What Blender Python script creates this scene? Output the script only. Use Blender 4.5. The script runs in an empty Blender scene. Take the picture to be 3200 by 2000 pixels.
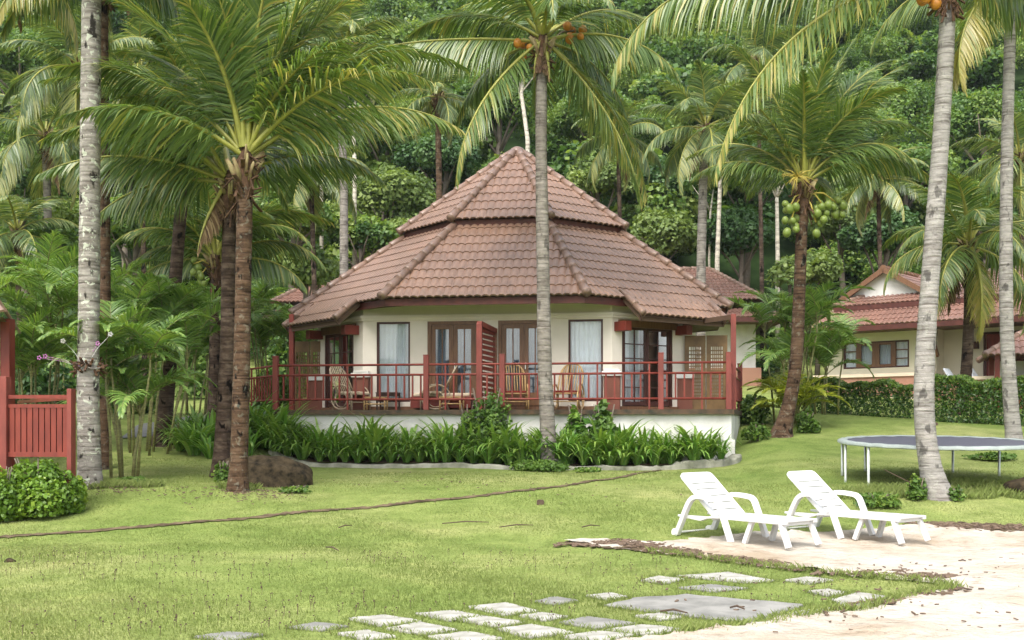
import bpy, math, random
import numpy as np
from mathutils import Vector, Matrix
from mathutils.geometry import delaunay_2d_cdt
R = math.radians
SC = bpy.context.scene
COL = SC.collection
random.seed(7)

# ------------------------------------------------------------------ camera
F = 2595.0            # focal length in units of the 2420-wide photo grid
HZ = 1000.0           # eye level row in that grid
CH = 1.70             # eye height
cd = bpy.data.cameras.new('camera')
cd.sensor_fit = 'HORIZONTAL'; cd.sensor_width = 36.0
cd.lens = 36.0 * F / 2420.0
cd.shift_y = (HZ - 756.25) / 2420.0
cd.clip_start = 0.1; cd.clip_end = 1500
cam = bpy.data.objects.new('camera', cd); COL.objects.link(cam)
cam.location = (0, 0, CH); cam.rotation_euler = (R(90), 0, 0)
SC.camera = cam

# ------------------------------------------------------------------ world, sun, exposure
SUN_EL, SUN_AZ = 56.0, 200.0      # azimuth: 0 = +Y, clockwise
w = bpy.data.worlds.new("World"); SC.world = w; w.use_nodes = True
nt = w.node_tree; nt.nodes.clear()
sky = nt.nodes.new('ShaderNodeTexSky'); sky.sky_type = 'NISHITA'; sky.sun_disc = False
sky.sun_elevation = R(SUN_EL); sky.sun_rotation = R(SUN_AZ)
sky.air_density = 1.0; sky.dust_density = 4.0; sky.ozone_density = 0.6
hs = nt.nodes.new('ShaderNodeHueSaturation'); hs.inputs['Saturation'].default_value = 0.38
bg = nt.nodes.new('ShaderNodeBackground'); bg.inputs['Strength'].default_value = 0.15
ow = nt.nodes.new('ShaderNodeOutputWorld')
nt.links.new(sky.outputs[0], hs.inputs['Color']); nt.links.new(hs.outputs[0], bg.inputs[0]); nt.links.new(bg.outputs[0], ow.inputs[0])
sl = bpy.data.lights.new('sun', 'SUN'); sl.energy = 0.7; sl.angle = R(32); sl.color = (1.0, 0.95, 0.86)
so = bpy.data.objects.new('sun', sl); COL.objects.link(so)
sdir = Vector((math.sin(R(SUN_AZ)) * math.cos(R(SUN_EL)), math.cos(R(SUN_AZ)) * math.cos(R(SUN_EL)), math.sin(R(SUN_EL))))
so.rotation_euler = sdir.to_track_quat('Z', 'Y').to_euler()
SC.view_settings.view_transform = 'Standard'; SC.view_settings.look = 'None'
SC.view_settings.exposure = 1.55; SC.view_settings.gamma = 1.0

# ------------------------------------------------------------------ small helpers
def PT(px, py, Y):
    return Vector(((px - 1210.0) * Y / F, Y, CH + (HZ - py) * Y / F))
def smooth(a, b, v):
    t = np.clip((v - a) / (b - a), 0, 1); return t * t * (3 - 2 * t)
_ty = [-300, 8, 13, 15.5, 17.5, 20, 23, 26, 28, 32, 36, 40, 48, 58, 75, 170]
_tA = [0, -.02, 0, 0, .16, .42, .56, .66, .78, 1.4, 1.9, 2.4, 3.0, 4.6, 16, 78]
_tB = [0, -.02, 0, 0, .18, .50, .75, 1.05, 1.40, 1.85, 2.1, 2.5, 3.1, 4.8, 16, 78]
def ground_z(x, y):
    x = np.asarray(x, float); y = np.asarray(y, float)
    k = smooth(4.6, 6.6, np.abs(x))
    z = np.interp(y, _ty, _tA) * (1 - k) + np.interp(y, _ty, _tB) * k
    near = np.clip((y - 6) / 12, 0, 1)
    z = z + near * (.03 * np.sin(x * .9 + y * .37) + .025 * np.sin(x * .41 - y * .83 + 1.7) + .012 * np.sin(x * 2.3 + y * 1.9))
    return z
def gz(x, y): return float(ground_z(x, y))
def GP(px, py):
    lo, hi = 3.0, 160.0
    Y = lo
    prev = lo
    for i in range(1600):
        Y = 3.0 + i * .1
        if CH + (HZ - py) * Y / F <= gz((px - 1210) * Y / F, Y): break
        prev = Y
    a, b = prev, Y
    for _ in range(20):
        m = (a + b) / 2
        if CH + (HZ - py) * m / F <= gz((px - 1210) * m / F, m): b = m
        else: a = m
    return Vector(((px - 1210) * b / F, b, gz((px - 1210) * b / F, b)))
def GY(px, Y):
    x = (px - 1210) * Y / F
    return Vector((x, Y, gz(x, Y)))

def tag(o, label=None, cat=None, group=None, kind=None):
    if label: o['label'] = label
    if cat: o['category'] = cat
    if group: o['group'] = group
    if kind: o['kind'] = kind
    return o
def empty(name, loc, rz=0, parent=None):
    o = bpy.data.objects.new(name, None); COL.objects.link(o)
    o.location = loc; o.rotation_euler = (0, 0, rz); o.empty_display_size = .2
    if parent: o.parent = parent
    return o
def link_mesh(name, me, parent=None, loc=None):
    o = bpy.data.objects.new(name, me); COL.objects.link(o)
    if parent: o.parent = parent
    if loc is not None: o.location = loc
    return o
def children(o): return [c for c in bpy.data.objects if c.parent == o]
def copy_tree(o, parent=None):
    c = o.copy(); COL.objects.link(c)
    if parent: c.parent = parent
    for ch in list(o.children): copy_tree(ch, c)
    return c

class MB:
    def __init__(s): s.v = []; s.f = []; s.m = []
    def face(s, idx, m=0): s.f.append(tuple(idx)); s.m.append(m)
    def quad(s, a, b, c, d, m=0):
        n = len(s.v); s.v += [tuple(a), tuple(b), tuple(c), tuple(d)]; s.face((n, n+1, n+2, n+3), m)
    def box(s, x0, x1, y0, y1, z0, z1, M=None, m=0):
        n = len(s.v)
        for z in (z0, z1):
            for x, y in ((x0, y0), (x1, y0), (x1, y1), (x0, y1)):
                p = Vector((x, y, z))
                s.v.append(tuple(M @ p if M else p))
        for q in ((0,3,2,1), (4,5,6,7), (0,1,5,4), (1,2,6,5), (2,3,7,6), (3,0,4,7)):
            s.face([n+i for i in q], m)
    def bar(s, p, q, w, h=None, m=0, up=(0,0,1)):
        p = Vector(p); q = Vector(q); h = h or w
        d = (q - p); L = d.length; d.normalize()
        u = Vector(up)
        if abs(d.dot(u)) > .97: u = Vector((0, 1, 0)) if abs(d.y) < .9 else Vector((1, 0, 0))
        a = d.cross(u).normalized(); b = a.cross(d).normalized()
        M = Matrix((( a.x, d.x, b.x, p.x), (a.y, d.y, b.y, p.y), (a.z, d.z, b.z, p.z), (0,0,0,1)))
        s.box(-w/2, w/2, 0, L, -h/2, h/2, M, m)
    def tube(s, pts, r, seg=8, m=0, cap=True, sx=1.0):
        pts = [Vector(p) for p in pts]; n0 = len(s.v); k = len(pts)
        rr = r if isinstance(r, (list, tuple, np.ndarray)) else [r] * k
        ref = None
        for i, p in enumerate(pts):
            t = (pts[min(i+1, k-1)] - pts[max(i-1, 0)]).normalized()
            if ref is None:
                ref = Vector((0, 0, 1)) if abs(t.z) < .9 else Vector((1, 0, 0))
            a = t.cross(ref)
            if a.length < 1e-5: a = t.cross(Vector((0, 1, 0)))
            a.normalize(); b = a.cross(t).normalized(); ref = b
            for j in range(seg):
                an = 2 * math.pi * j / seg
                s.v.append(tuple(p + a * (math.cos(an) * rr[i] * sx) + b * (math.sin(an) * rr[i])))
        for i in range(k - 1):
            for j in range(seg):
                s.face((n0+i*seg+j, n0+i*seg+(j+1) % seg, n0+(i+1)*seg+(j+1) % seg, n0+(i+1)*seg+j), m)
        if cap:
            s.face([n0 + j for j in range(seg)][::-1], m)
            s.face([n0 + (k-1)*seg + j for j in range(seg)], m)
    def ball(s, c, r, seg=12, rings=8, m=0, sz=1.0, M=None):
        n0 = len(s.v); c = Vector(c)
        for i in range(rings + 1):
            th = math.pi * i / rings
            for j in range(seg):
                ph = 2 * math.pi * j / seg
                p = Vector((math.sin(th)*math.cos(ph)*r, math.sin(th)*math.sin(ph)*r, math.cos(th)*r*sz))
                if M: p = M @ p
                s.v.append(tuple(c + p))
        for i in range(rings):
            for j in range(seg):
                s.face((n0+i*seg+j, n0+(i+1)*seg+j, n0+(i+1)*seg+(j+1) % seg, n0+i*seg+(j+1) % seg), m)
    def build(s, name, mats, parent=None, smooth_=False, bevel=0, loc=None):
        me = bpy.data.meshes.new(name); me.from_pydata(s.v, [], s.f); me.update()
        mats = mats if isinstance(mats, (list, tuple)) else [mats]
        for x in mats: me.materials.append(x)
        if len(mats) > 1: me.polygons.foreach_set('material_index', s.m)
        if smooth_: me.polygons.foreach_set('use_smooth', [True] * len(me.polygons))
        o = link_mesh(name, me, parent, loc)
        if bevel:
            b = o.modifiers.new('bevel', 'BEVEL'); b.width = bevel; b.segments = 2; b.limit_method = 'ANGLE'; b.angle_limit = R(50)
        return o

def np_mesh(name, V, Fq, mats, tint=None, mi=None, smooth_=False):
    """V (N,3), Fq (M,4) int"""
    me = bpy.data.meshes.new(name)
    V = np.asarray(V, np.float32); Fq = np.asarray(Fq, np.int32)
    k = Fq.shape[1]
    me.vertices.add(len(V)); me.vertices.foreach_set('co', V.ravel())
    me.loops.add(Fq.size); me.loops.foreach_set('vertex_index', Fq.ravel())
    me.polygons.add(len(Fq)); me.polygons.foreach_set('loop_start', np.arange(0, Fq.size, k, dtype=np.int32))
    try: me.polygons.foreach_set('loop_total', np.full(len(Fq), k, np.int32))
    except Exception: pass
    for m in (mats if isinstance(mats, (list, tuple)) else [mats]): me.materials.append(m)
    if mi is not None: me.polygons.foreach_set('material_index', np.asarray(mi, np.int32))
    if smooth_: me.polygons.foreach_set('use_smooth', np.ones(len(Fq), bool))
    me.update(calc_edges=True)
    if tint is not None:
        at = me.attributes.new('tint', 'FLOAT', 'POINT'); at.data.foreach_set('value', np.asarray(tint, np.float32))
    return me

# ------------------------------------------------------------------ materials
def new_mat(name):
    m = bpy.data.materials.new(name); m.use_nodes = True
    n = m.node_tree; n.nodes.clear()
    out = n.nodes.new('ShaderNodeOutputMaterial')
    return m, n, out
def lin(c):
    return tuple(((x/12.92) if x <= .04045 else ((x+.055)/1.055)**2.4) for x in c)
def ramp(n, stops):
    r = n.nodes.new('ShaderNodeValToRGB'); e = r.color_ramp.elements
    while len(e) < len(stops): e.new(.5)
    for el, (p, c) in zip(e, stops):
        el.position = p; el.color = (c[0], c[1], c[2], 1)
    return r
def noise(n, scale, detail=4, rough=.55, coord='Object', dist=0, sc=None):
    t = n.nodes.new('ShaderNodeTexCoord'); x = n.nodes.new('ShaderNodeTexNoise')
    x.inputs['Scale'].default_value = scale; x.inputs['Detail'].default_value = detail
    x.inputs['Roughness'].default_value = rough; x.inputs['Distortion'].default_value = dist
    if sc:
        mp = n.nodes.new('ShaderNodeMapping'); mp.inputs['Scale'].default_value = sc
        n.links.new(t.outputs[coord], mp.inputs[0]); n.links.new(mp.outputs[0], x.inputs['Vector'])
    else: n.links.new(t.outputs[coord], x.inputs['Vector'])
    return x
def mixc(n, fac, a, b, mode='MIX'):
    m = n.nodes.new('ShaderNodeMix'); m.data_type = 'RGBA'; m.blend_type = mode
    if isinstance(fac, (int, float)): m.inputs[0].default_value = fac
    else: n.links.new(fac, m.inputs[0])
    for i, s in ((6, a), (7, b)):
        if isinstance(s, tuple): m.inputs[i].default_value = (*s[:3], 1)
        else: n.links.new(s, m.inputs[i])
    return m.outputs[2]
def bump(n, h, strength=.3, dist=.02):
    b = n.nodes.new('ShaderNodeBump'); b.inputs['Strength'].default_value = strength; b.inputs['Distance'].default_value = dist
    n.links.new(h, b.inputs['Height']); return b.outputs[0]
def simple(name, c, rough=.6, var=.25, scale=6, c2=None, bmp=0, bscale=40, spec=.4, metal=0, sc=None):
    m, n, out = new_mat(name)
    p = n.nodes.new('ShaderNodeBsdfPrincipled')
    nz = noise(n, scale, 5, .6, sc=sc)
    c2 = c2 or tuple(x * (1 - var) for x in c)
    rp = ramp(n, [(.32, c2), (.62, c)]); n.links.new(nz.outputs[0], rp.inputs[0])
    n.links.new(rp.outputs[0], p.inputs['Base Color'])
    p.inputs['Roughness'].default_value = rough; p.inputs['Specular IOR Level'].default_value = spec; p.inputs['Metallic'].default_value = metal
    if bmp:
        b = noise(n, bscale, 4, .6); n.links.new(bump(n, b.outputs[0], bmp, .01), p.inputs['Normal'])
    n.links.new(p.outputs[0], out.inputs[0]); return m
def leafmat(name, stops, rough=.45, trans=.35, spec=.35, objvar=.0):
    m, n, out = new_mat(name)
    at = n.nodes.new('ShaderNodeAttribute'); at.attribute_name = 'tint'
    fac = at.outputs['Fac']
    if objvar:
        oi = n.nodes.new('ShaderNodeObjectInfo')
        ma = n.nodes.new('ShaderNodeMath'); ma.operation = 'MULTIPLY_ADD'
        n.links.new(oi.outputs['Random'], ma.inputs[0]); ma.inputs[1].default_value = objvar; n.links.new(fac, ma.inputs[2])
        mb = n.nodes.new('ShaderNodeMath'); mb.operation = 'SUBTRACT'; n.links.new(ma.outputs[0], mb.inputs[0]); mb.inputs[1].default_value = objvar/2
        fac = mb.outputs[0]
    rp = ramp(n, stops); n.links.new(fac, rp.inputs[0])
    p = n.nodes.new('ShaderNodeBsdfPrincipled'); n.links.new(rp.outputs[0], p.inputs['Base Color'])
    p.inputs['Roughness'].default_value = rough; p.inputs['Specular IOR Level'].default_value = spec
    tr = n.nodes.new('ShaderNodeBsdfTranslucent')
    tc = mixc(n, .5, rp.outputs[0], (.55, .75, .08), 'MULTIPLY')
    tc = mixc(n, 1.0, rp.outputs[0], (1.5, 1.5, .6), 'MULTIPLY')
    n.links.new(tc, tr.inputs[0])
    mx = n.nodes.new('ShaderNodeMixShader'); mx.inputs[0].default_value = trans
    n.links.new(p.outputs[0], mx.inputs[1]); n.links.new(tr.outputs[0], mx.inputs[2])
    n.links.new(mx.outputs[0], out.inputs[0]); return m

M = {}
M['palm'] = leafmat('palm_leaf', [(0, (.032, .07, .02)), (.35, (.078, .14, .036)), (.7, (.142, .215, .058)), (.92, (.26, .30, .085)), (1, (.40, .35, .11))], .32, .34, .6)
M['palm_far'] = leafmat('palm_leaf_far', [(0, (.042, .078, .03)), (.5, (.098, .155, .058)), (.85, (.18, .24, .09)), (1, (.33, .34, .12))], .36, .34, .6)
M['areca'] = leafmat('areca_leaf', [(0, (.06, .13, .035)), (.5, (.14, .25, .06)), (1, (.27, .37, .10))], .35, .3, .5)
M['yellow_palm'] = leafmat('yellow_palm_leaf', [(0, (.12, .17, .02)), (.5, (.22, .27, .03)), (1, (.36, .36, .04))], .4, .35, .4)
M['midrib'] = simple('frond_midrib', (.30, .30, .06), .45, .3, 8)
M['forest'] = leafmat('forest_leaf', [(0, (.03, .07, .02)), (.25, (.062, .13, .032)), (.5, (.11, .195, .045)), (.75, (.175, .265, .062)), (1, (.27, .34, .095))], .42, .36, .35)
M['forest_pale'] = leafmat('forest_leaf_pale', [(0, (.08, .13, .042)), (.5, (.165, .235, .07)), (1, (.27, .34, .11))], .5, .32, .3)
M['forest_dark'] = leafmat('forest_leaf_dark', [(0, (.025, .062, .022)), (.5, (.06, .13, .04)), (1, (.12, .2, .065))], .45, .28, .35)
M['shrub'] = leafmat('shrub_leaf', [(0, (.04, .09, .02)), (.6, (.105, .195, .04)), (1, (.21, .30, .07))], .4, .3, .4)
M['yshrub'] = leafmat('golden_shrub_leaf', [(0, (.06, .13, .016)), (.5, (.15, .26, .03)), (.88, (.28, .36, .045)), (1, (.42, .28, .05))], .4, .3, .4)
M['lily'] = leafmat('lily_leaf', [(0, (.045, .125, .02)), (.5, (.11, .235, .04)), (1, (.23, .34, .075))], .3, .25, .5)
M['hedge'] = leafmat('hedge_leaf', [(0, (.018, .055, .01)), (.55, (.06, .13, .02)), (1, (.17, .25, .04))], .35, .25, .4)
M['grass'] = leafmat('grass_blade', [(0, (.115, .165, .035)), (.5, (.213, .268, .08)), (.85, (.30, .33, .13)), (1, (.40, .37, .2))], .6, .25, .15)
M['weed'] = leafmat('weed_leaf', [(0, (.04, .09, .018)), (.6, (.10, .18, .03)), (1, (.2, .28, .05))], .5, .3, .3)
M['dead'] = leafmat('dead_leaf', [(0, (.06, .035, .02)), (.6, (.16, .10, .05)), (1, (.30, .22, .12))], .7, .15, .2)

def ground_mat():
    m, n, out = new_mat('lawn')
    p = n.nodes.new('ShaderNodeBsdfPrincipled')
    a = noise(n, .28, 5, .6); b = noise(n, 1.6, 6, .65); c = noise(n, 28, 3, .7)
    r1 = ramp(n, [(.3, (.15, .215, .053)), (.5, (.21, .262, .08)), (.66, (.30, .32, .13))]); n.links.new(a.outputs[0], r1.inputs[0])
    r2 = ramp(n, [(.34, (.68, .73, .62)), (.55, (1, 1, 1)), (.75, (1.16, 1.08, 1.08))]); n.links.new(b.outputs[0], r2.inputs[0])
    r3 = ramp(n, [(.3, (.6, .62, .55)), (.6, (1.08, 1.06, 1))]); n.links.new(c.outputs[0], r3.inputs[0])
    x = mixc(n, 1.0, r1.outputs[0], r2.outputs[0], 'MULTIPLY'); x = mixc(n, 1.0, x, r3.outputs[0], 'MULTIPLY')
    n.links.new(x, p.inputs['Base Color']); p.inputs['Roughness'].default_value = .9; p.inputs['Specular IOR Level'].default_value = .1
    n.links.new(bump(n, c.outputs[0], .6, .03), p.inputs['Normal'])
    n.links.new(p.outputs[0], out.inputs[0]); return m
M['lawn'] = ground_mat()
M['hill'] = simple('forest_floor', (.03, .055, .016), .95, .6, 1.2, c2=(.012, .026, .008), spec=.05)
def sand_mat():
    m, n, out = new_mat('beach_sand'); p = n.nodes.new('ShaderNodeBsdfPrincipled')
    a = noise(n, .55, 5, .6); b = noise(n, 3.2, 6, .7, sc=(1, 1.6, 1)); c = noise(n, 42, 3, .7); d = noise(n, 9, 4, .6)
    r1 = ramp(n, [(.34, (.36, .29, .21)), (.5, (.455, .41, .345)), (.7, (.51, .475, .42))]); n.links.new(a.outputs[0], r1.inputs[0])
    r2 = ramp(n, [(.3, (.62, .58, .52)), (.46, (.96, .95, .94)), (.7, (1.08, 1.08, 1.08))]); n.links.new(b.outputs[0], r2.inputs[0])
    r3 = ramp(n, [(.26, (.6, .58, .55)), (.4, (1, 1, 1))]); n.links.new(c.outputs[0], r3.inputs[0])
    x = mixc(n, 1.0, r1.outputs[0], r2.outputs[0], 'MULTIPLY'); x = mixc(n, 1.0, x, r3.outputs[0], 'MULTIPLY')
    n.links.new(x, p.inputs['Base Color']); p.inputs['Roughness'].default_value = .95; p.inputs['Specular IOR Level'].default_value = .08
    ad = n.nodes.new('ShaderNodeMath'); ad.operation = 'ADD'; n.links.new(b.outputs[0], ad.inputs[0]); n.links.new(d.outputs[0], ad.inputs[1])
    n.links.new(bump(n, ad.outputs[0], .9, .06), p.inputs['Normal']); n.links.new(p.outputs[0], out.inputs[0]); return m
M['sand'] = sand_mat()
M['soil'] = simple('bare_soil', (.15, .115, .07), .95, .5, 3.5, c2=(.05, .036, .022), bmp=.8, bscale=22, spec=.1)
M['asphalt'] = simple('asphalt', (.17, .17, .17), .9, .2, 4)
M['stone'] = simple('pale_paving', (.40, .39, .35), .85, .3, 5, c2=(.22, .215, .18), bmp=.3, bscale=18, spec=.2)
M['stone_grey'] = simple('grey_paving', (.27, .265, .245), .85, .3, 2.5, c2=(.14, .14, .128), bmp=.3, bscale=18, spec=.2)
M['bark_chip'] = simple('bark_chip', (.16, .11, .075), .95, .5, 9)

def trunk_mat(name, base, dark, pale, patch=.0, ringscale=9.0, darkpatch=.35):
    m, n, out = new_mat(name)
    p = n.nodes.new('ShaderNodeBsdfPrincipled')
    a = noise(n, 3.0, 5, .65, sc=(1, 1, 2.5)); b = noise(n, 9, 5, .7)
    r1 = ramp(n, [(.3, dark), (.5, base), (.75, pale)]); n.links.new(a.outputs[0], r1.inputs[0])
    # leaf scar rings
    rg = noise(n, 1.0, 3, .6, sc=(1.2, 1.2, ringscale))
    r2 = ramp(n, [(.36, (.55, .52, .5)), (.47, (1, 1, 1)), (.62, (1.12, 1.1, 1.08))]); n.links.new(rg.outputs[0], r2.inputs[0])
    x = mixc(n, 1.0, r1.outputs[0], r2.outputs[0], 'MULTIPLY')
    # dark scars
    d = noise(n, 5.5, 3, .55, sc=(1, 1, .55)); rd = ramp(n, [(.60, (0, 0, 0)), (.66, (1, 1, 1))]); n.links.new(d.outputs[0], rd.inputs[0])
    md = n.nodes.new('ShaderNodeMath'); md.operation = 'MULTIPLY'; n.links.new(rd.outputs[0], md.inputs[0]); md.inputs[1].default_value = darkpatch * 2
    x = mixc(n, md.outputs[0], x, tuple(v * .22 for v in dark))
    if patch:
        l = noise(n, 8, 4, .6, dist=.6); rl = ramp(n, [(.57, (0, 0, 0)), (.61, (1, 1, 1))]); n.links.new(l.outputs[0], rl.inputs[0])
        ml = n.nodes.new('ShaderNodeMath'); ml.operation = 'MULTIPLY'; n.links.new(rl.outputs[0], ml.inputs[0]); ml.inputs[1].default_value = patch
        x = mixc(n, ml.outputs[0], x, (.50, .53, .42))
    n.links.new(x, p.inputs['Base Color']); p.inputs['Roughness'].default_value = .9; p.inputs['Specular IOR Level'].default_value = .15
    ad = n.nodes.new('ShaderNodeMath'); ad.operation = 'ADD'; n.links.new(rg.outputs[0], ad.inputs[0]); n.links.new(b.outputs[0], ad.inputs[1])
    n.links.new(bump(n, ad.outputs[0], .9, .03), p.inputs['Normal'])
    n.links.new(p.outputs[0], out.inputs[0]); return m
M['trunk_grey'] = trunk_mat('grey_palm_bark', (.215, .195, .17), (.125, .108, .092), (.31, .285, .255), 0, 20, .3)
M['trunk_pale'] = trunk_mat('pale_palm_bark', (.27, .255, .235), (.17, .155, .14), (.36, .34, .315), .12, 20, .35)
M['trunk_lichen'] = trunk_mat('lichen_palm_bark', (.24, .222, .195), (.13, .115, .095), (.34, .32, .285), .75, 18, .5)
M['trunk_brown'] = trunk_mat('brown_palm_bark', (.082, .05, .03), (.03, .019, .012), (.145, .095, .062), .12, 20, .5)
M['trunk_dark'] = trunk_mat('dark_palm_bark', (.062, .042, .03), (.022, .015, .011), (.15, .115, .085), 0, 18, .6)
M['trunk_white'] = trunk_mat('white_forest_bark', (.5, .46, .38), (.3, .27, .21), (.66, .62, .52), 0, 4, .1)
M['branch'] = simple('forest_branch', (.16, .13, .10), .9, .4, 6)
M['petiole'] = simple('old_leaf_base', (.30, .25, .11), .7, .5, 6, c2=(.15, .09, .05))
M['fibre'] = simple('palm_fibre', (.12, .065, .035), .95, .6, 12, bmp=.8)
M['stem'] = simple('areca_stem', (.24, .24, .09), .5, .5, 5, c2=(.12, .10, .045), sc=(1, 1, 5))
M['nut_green'] = simple('green_coconut', (.17, .23, .045), .4, .25, 9)
M['nut_orange'] = simple('orange_coconut', (.50, .20, .025), .4, .3, 9)
M['flower_stalk'] = simple('coconut_flower_stalk', (.45, .36, .07), .5, .3, 9)

def roof_mat(name, c):
    m, n, out = new_mat(name)
    p = n.nodes.new('ShaderNodeBsdfPrincipled')
    a = noise(n, .7, 6, .65); b = noise(n, 22, 4, .7); st = noise(n, 2.2, 5, .6, sc=(1.5, 1.5, .35))
    r1 = ramp(n, [(.3, tuple(x*.76 for x in c)), (.52, c), (.72, (c[0]*1.22, c[1]*1.2, c[2]*1.16))]); n.links.new(a.outputs[0], r1.inputs[0])
    r2 = ramp(n, [(.32, (.74, .76, .78)), (.6, (1.08, 1.05, 1.02))]); n.links.new(b.outputs[0], r2.inputs[0])
    r3 = ramp(n, [(.36, (.66, .68, .66)), (.5, (1, 1, 1)), (.7, (1.1, 1.08, 1.05))]); n.links.new(st.outputs[0], r3.inputs[0])
    x = mixc(n, 1.0, r1.outputs[0], r2.outputs[0], 'MULTIPLY')
    n.links.new(mixc(n, .5, x, mixc(n, 1.0, x, r3.outputs[0], 'MULTIPLY')), p.inputs['Base Color'])
    p.inputs['Roughness'].default_value = .33; p.inputs['Specular IOR Level'].default_value = .55
    n.links.new(bump(n, b.outputs[0], .12, .01), p.inputs['Normal'])
    n.links.new(p.outputs[0], out.inputs[0]); return m
M['roof'] = roof_mat('brown_roof_tile', (.215, .132, .093))
M['roof_ridge'] = roof_mat('ridge_tile', (.21, .135, .10))
M['roof_red'] = roof_mat('red_roof_tile', (.20, .11, .085))
M['fascia'] = simple('dark_red_fascia', (.085, .022, .014), .6, .4, 5)
M['soffit'] = simple('brown_soffit', (.11, .065, .04), .8, .3, 5)
M['wall'] = simple('cream_render', (.70, .645, .565), .85, .12, .8, c2=(.60, .55, .47), bmp=.08, bscale=60, spec=.15)
M['frieze'] = simple('shaded_cream_frieze', (.62, .58, .44), .85, .1, .8, spec=.15)  # darker cream: eave shade put into the colour; bungalow wall reuses it
M['white_wall'] = simple('white_plinth_paint', (.70, .69, .66), .85, .08, 1.3, c2=(.52, .51, .455), spec=.15)
M['pink'] = simple('pink_render', (.36, .19, .13), .85, .15, 1)
M['cap'] = simple('cream_coping', (.75, .62, .48), .8, .12, 2)
M['red_wood'] = simple('red_stained_wood', (.20, .034, .021), .5, .35, 6, c2=(.13, .021, .014), sc=(1, 1, .3))
M['pink_wood'] = simple('faded_red_wood', (.215, .047, .035), .55, .3, 6, c2=(.14, .03, .022), sc=(1, 1, .3))
M['brown_wood'] = simple('brown_door_wood', (.17, .085, .04), .45, .35, 5, c2=(.11, .05, .025), sc=(4, 4, .5))
M['lattice_wood'] = simple('brown_lattice_wood', (.17, .10, .035), .5, .3, 5, c2=(.11, .062, .022))
M['dark_frame'] = simple('dark_red_frame', (.06, .018, .012), .5, .3, 5)
M['brick_red'] = simple('red_brown_pedestal', (.17, .06, .038), .75, .2, 4)
M['deck'] = simple('deck_boards', (.12, .075, .045), .8, .4, 5, bmp=.3)
M['mossy'] = simple('weathered_deck_edge', (.095, .06, .035), .9, .6, 5, c2=(.03, .03, .02))
M['curtain'] = simple('white_curtain', (.84, .87, .90), .9, .1, 2)
M['reflection_grey_cloth'] = simple('reflection_grey_cloth', (.52, .57, .62), .9, .1, 2)  # sky reflection of the doors put into this grey; plain cloth on chairs
M['dark'] = simple('unlit_room_black', (.02, .018, .016), .9, .2, 2)  # dimness of the rooms put into a near-black colour
M['rattan'] = simple('rattan_cane', (.52, .34, .15), .5, .35, 10)
M['rattan_grey'] = simple('weathered_rattan_cane', (.40, .32, .22), .6, .35, 10)
M['cushion'] = simple('red_cushion', (.22, .02, .015), .9, .25, 6)
M['mat_cream'] = simple('cream_cushion', (.62, .52, .38), .9, .15, 6)
M['darkwood'] = simple('dark_table_wood', (.06, .03, .018), .5, .3, 6)
M['plastic'] = simple('white_plastic', (.62, .62, .61), .32, .06, 3, spec=.45)
M['wheel'] = simple('white_wheel_plastic', (.78, .78, .75), .4, .1, 3)
M['tube'] = simple('galvanised_tube', (.62, .66, .62), .4, .15, 8, metal=.5)
M['pad'] = simple('pale_trampoline_pad', (.30, .345, .32), .6, .25, 5)
M['mat_black'] = simple('black_trampoline_mat', (.085, .085, .11), .6, .2, 8)
M['rock'] = simple('mossy_boulder', (.062, .046, .026), .95, .6, 7, c2=(.009, .008, .005), bmp=1.0, bscale=9, spec=.15)
M['curb'] = simple('old_white_curb', (.36, .35, .29), .9, .4, 2.2, c2=(.13, .135, .09), bmp=.4)
M['twig'] = simple('brown_twig', (.09, .06, .04), .9, .3, 8)
M['petal'] = simple('white_orchid_petal', (.8, .75, .78), .6, .1, 4)
M['petal_pink'] = simple('pink_orchid_petal', (.55, .2, .5), .6, .2, 4)
M['lamp_cream'] = simple('cream_lamp_shade', (.7, .6, .48), .6, .15, 5)

def glass_mat(name, refl, tint=(1, 1, 1)):
    m, n, out = new_mat(name)
    t = n.nodes.new('ShaderNodeBsdfTransparent'); t.inputs[0].default_value = (*tint, 1)
    g = n.nodes.new('ShaderNodeBsdfGlossy'); g.inputs['Roughness'].default_value = .04
    lw = n.nodes.new('ShaderNodeFresnel'); lw.inputs['IOR'].default_value = 1.42
    ad = n.nodes.new('ShaderNodeMath'); ad.operation = 'ADD'; ad.use_clamp = True; n.links.new(lw.outputs[0], ad.inputs[0]); ad.inputs[1].default_value = refl
    mx = n.nodes.new('ShaderNodeMixShader'); n.links.new(ad.outputs[0], mx.inputs[0])
    n.links.new(t.outputs[0], mx.inputs[1]); n.links.new(g.outputs[0], mx.inputs[2]); n.links.new(mx.outputs[0], out.inputs[0])
    return m
M['glass'] = glass_mat('window_glass', .015, (.95, .97, .98))
M['glass_dark'] = glass_mat('door_glass', .07, (.75, .8, .84))

# ================================================================== GROUND
def axis(parts):
    out = []
    for a, b, st in parts: out += list(np.arange(a, b, st))
    return np.array(out + [parts[-1][1]])
def grid_mesh(name, xs, ys, mat, zoff=0):
    X, Y = np.meshgrid(xs, ys); Z = ground_z(X, Y) + zoff
    V = np.stack([X.ravel(), Y.ravel(), Z.ravel()], 1)
    nx, ny = len(xs), len(ys)
    i = (np.arange(ny-1)[:, None] * nx + np.arange(nx-1)[None, :]).ravel()
    Fq = np.stack([i, i+1, i+nx+1, i+nx], 1)
    return np_mesh(name, V, Fq, mat, smooth_=True)
xs = axis([(-260, -40, 20), (-40, -14, 2), (-14, 16, .35), (16, 40, 2), (40, 260, 20)])
tag(link_mesh('lawn', grid_mesh('lawn', xs, axis([(-260, 0, 20), (0, 7, 1), (7, 46, .35), (46, 59, 1.3)]), M['lawn'])), 'bright green lawn sloping up to the cottages', kind='structure')
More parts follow.
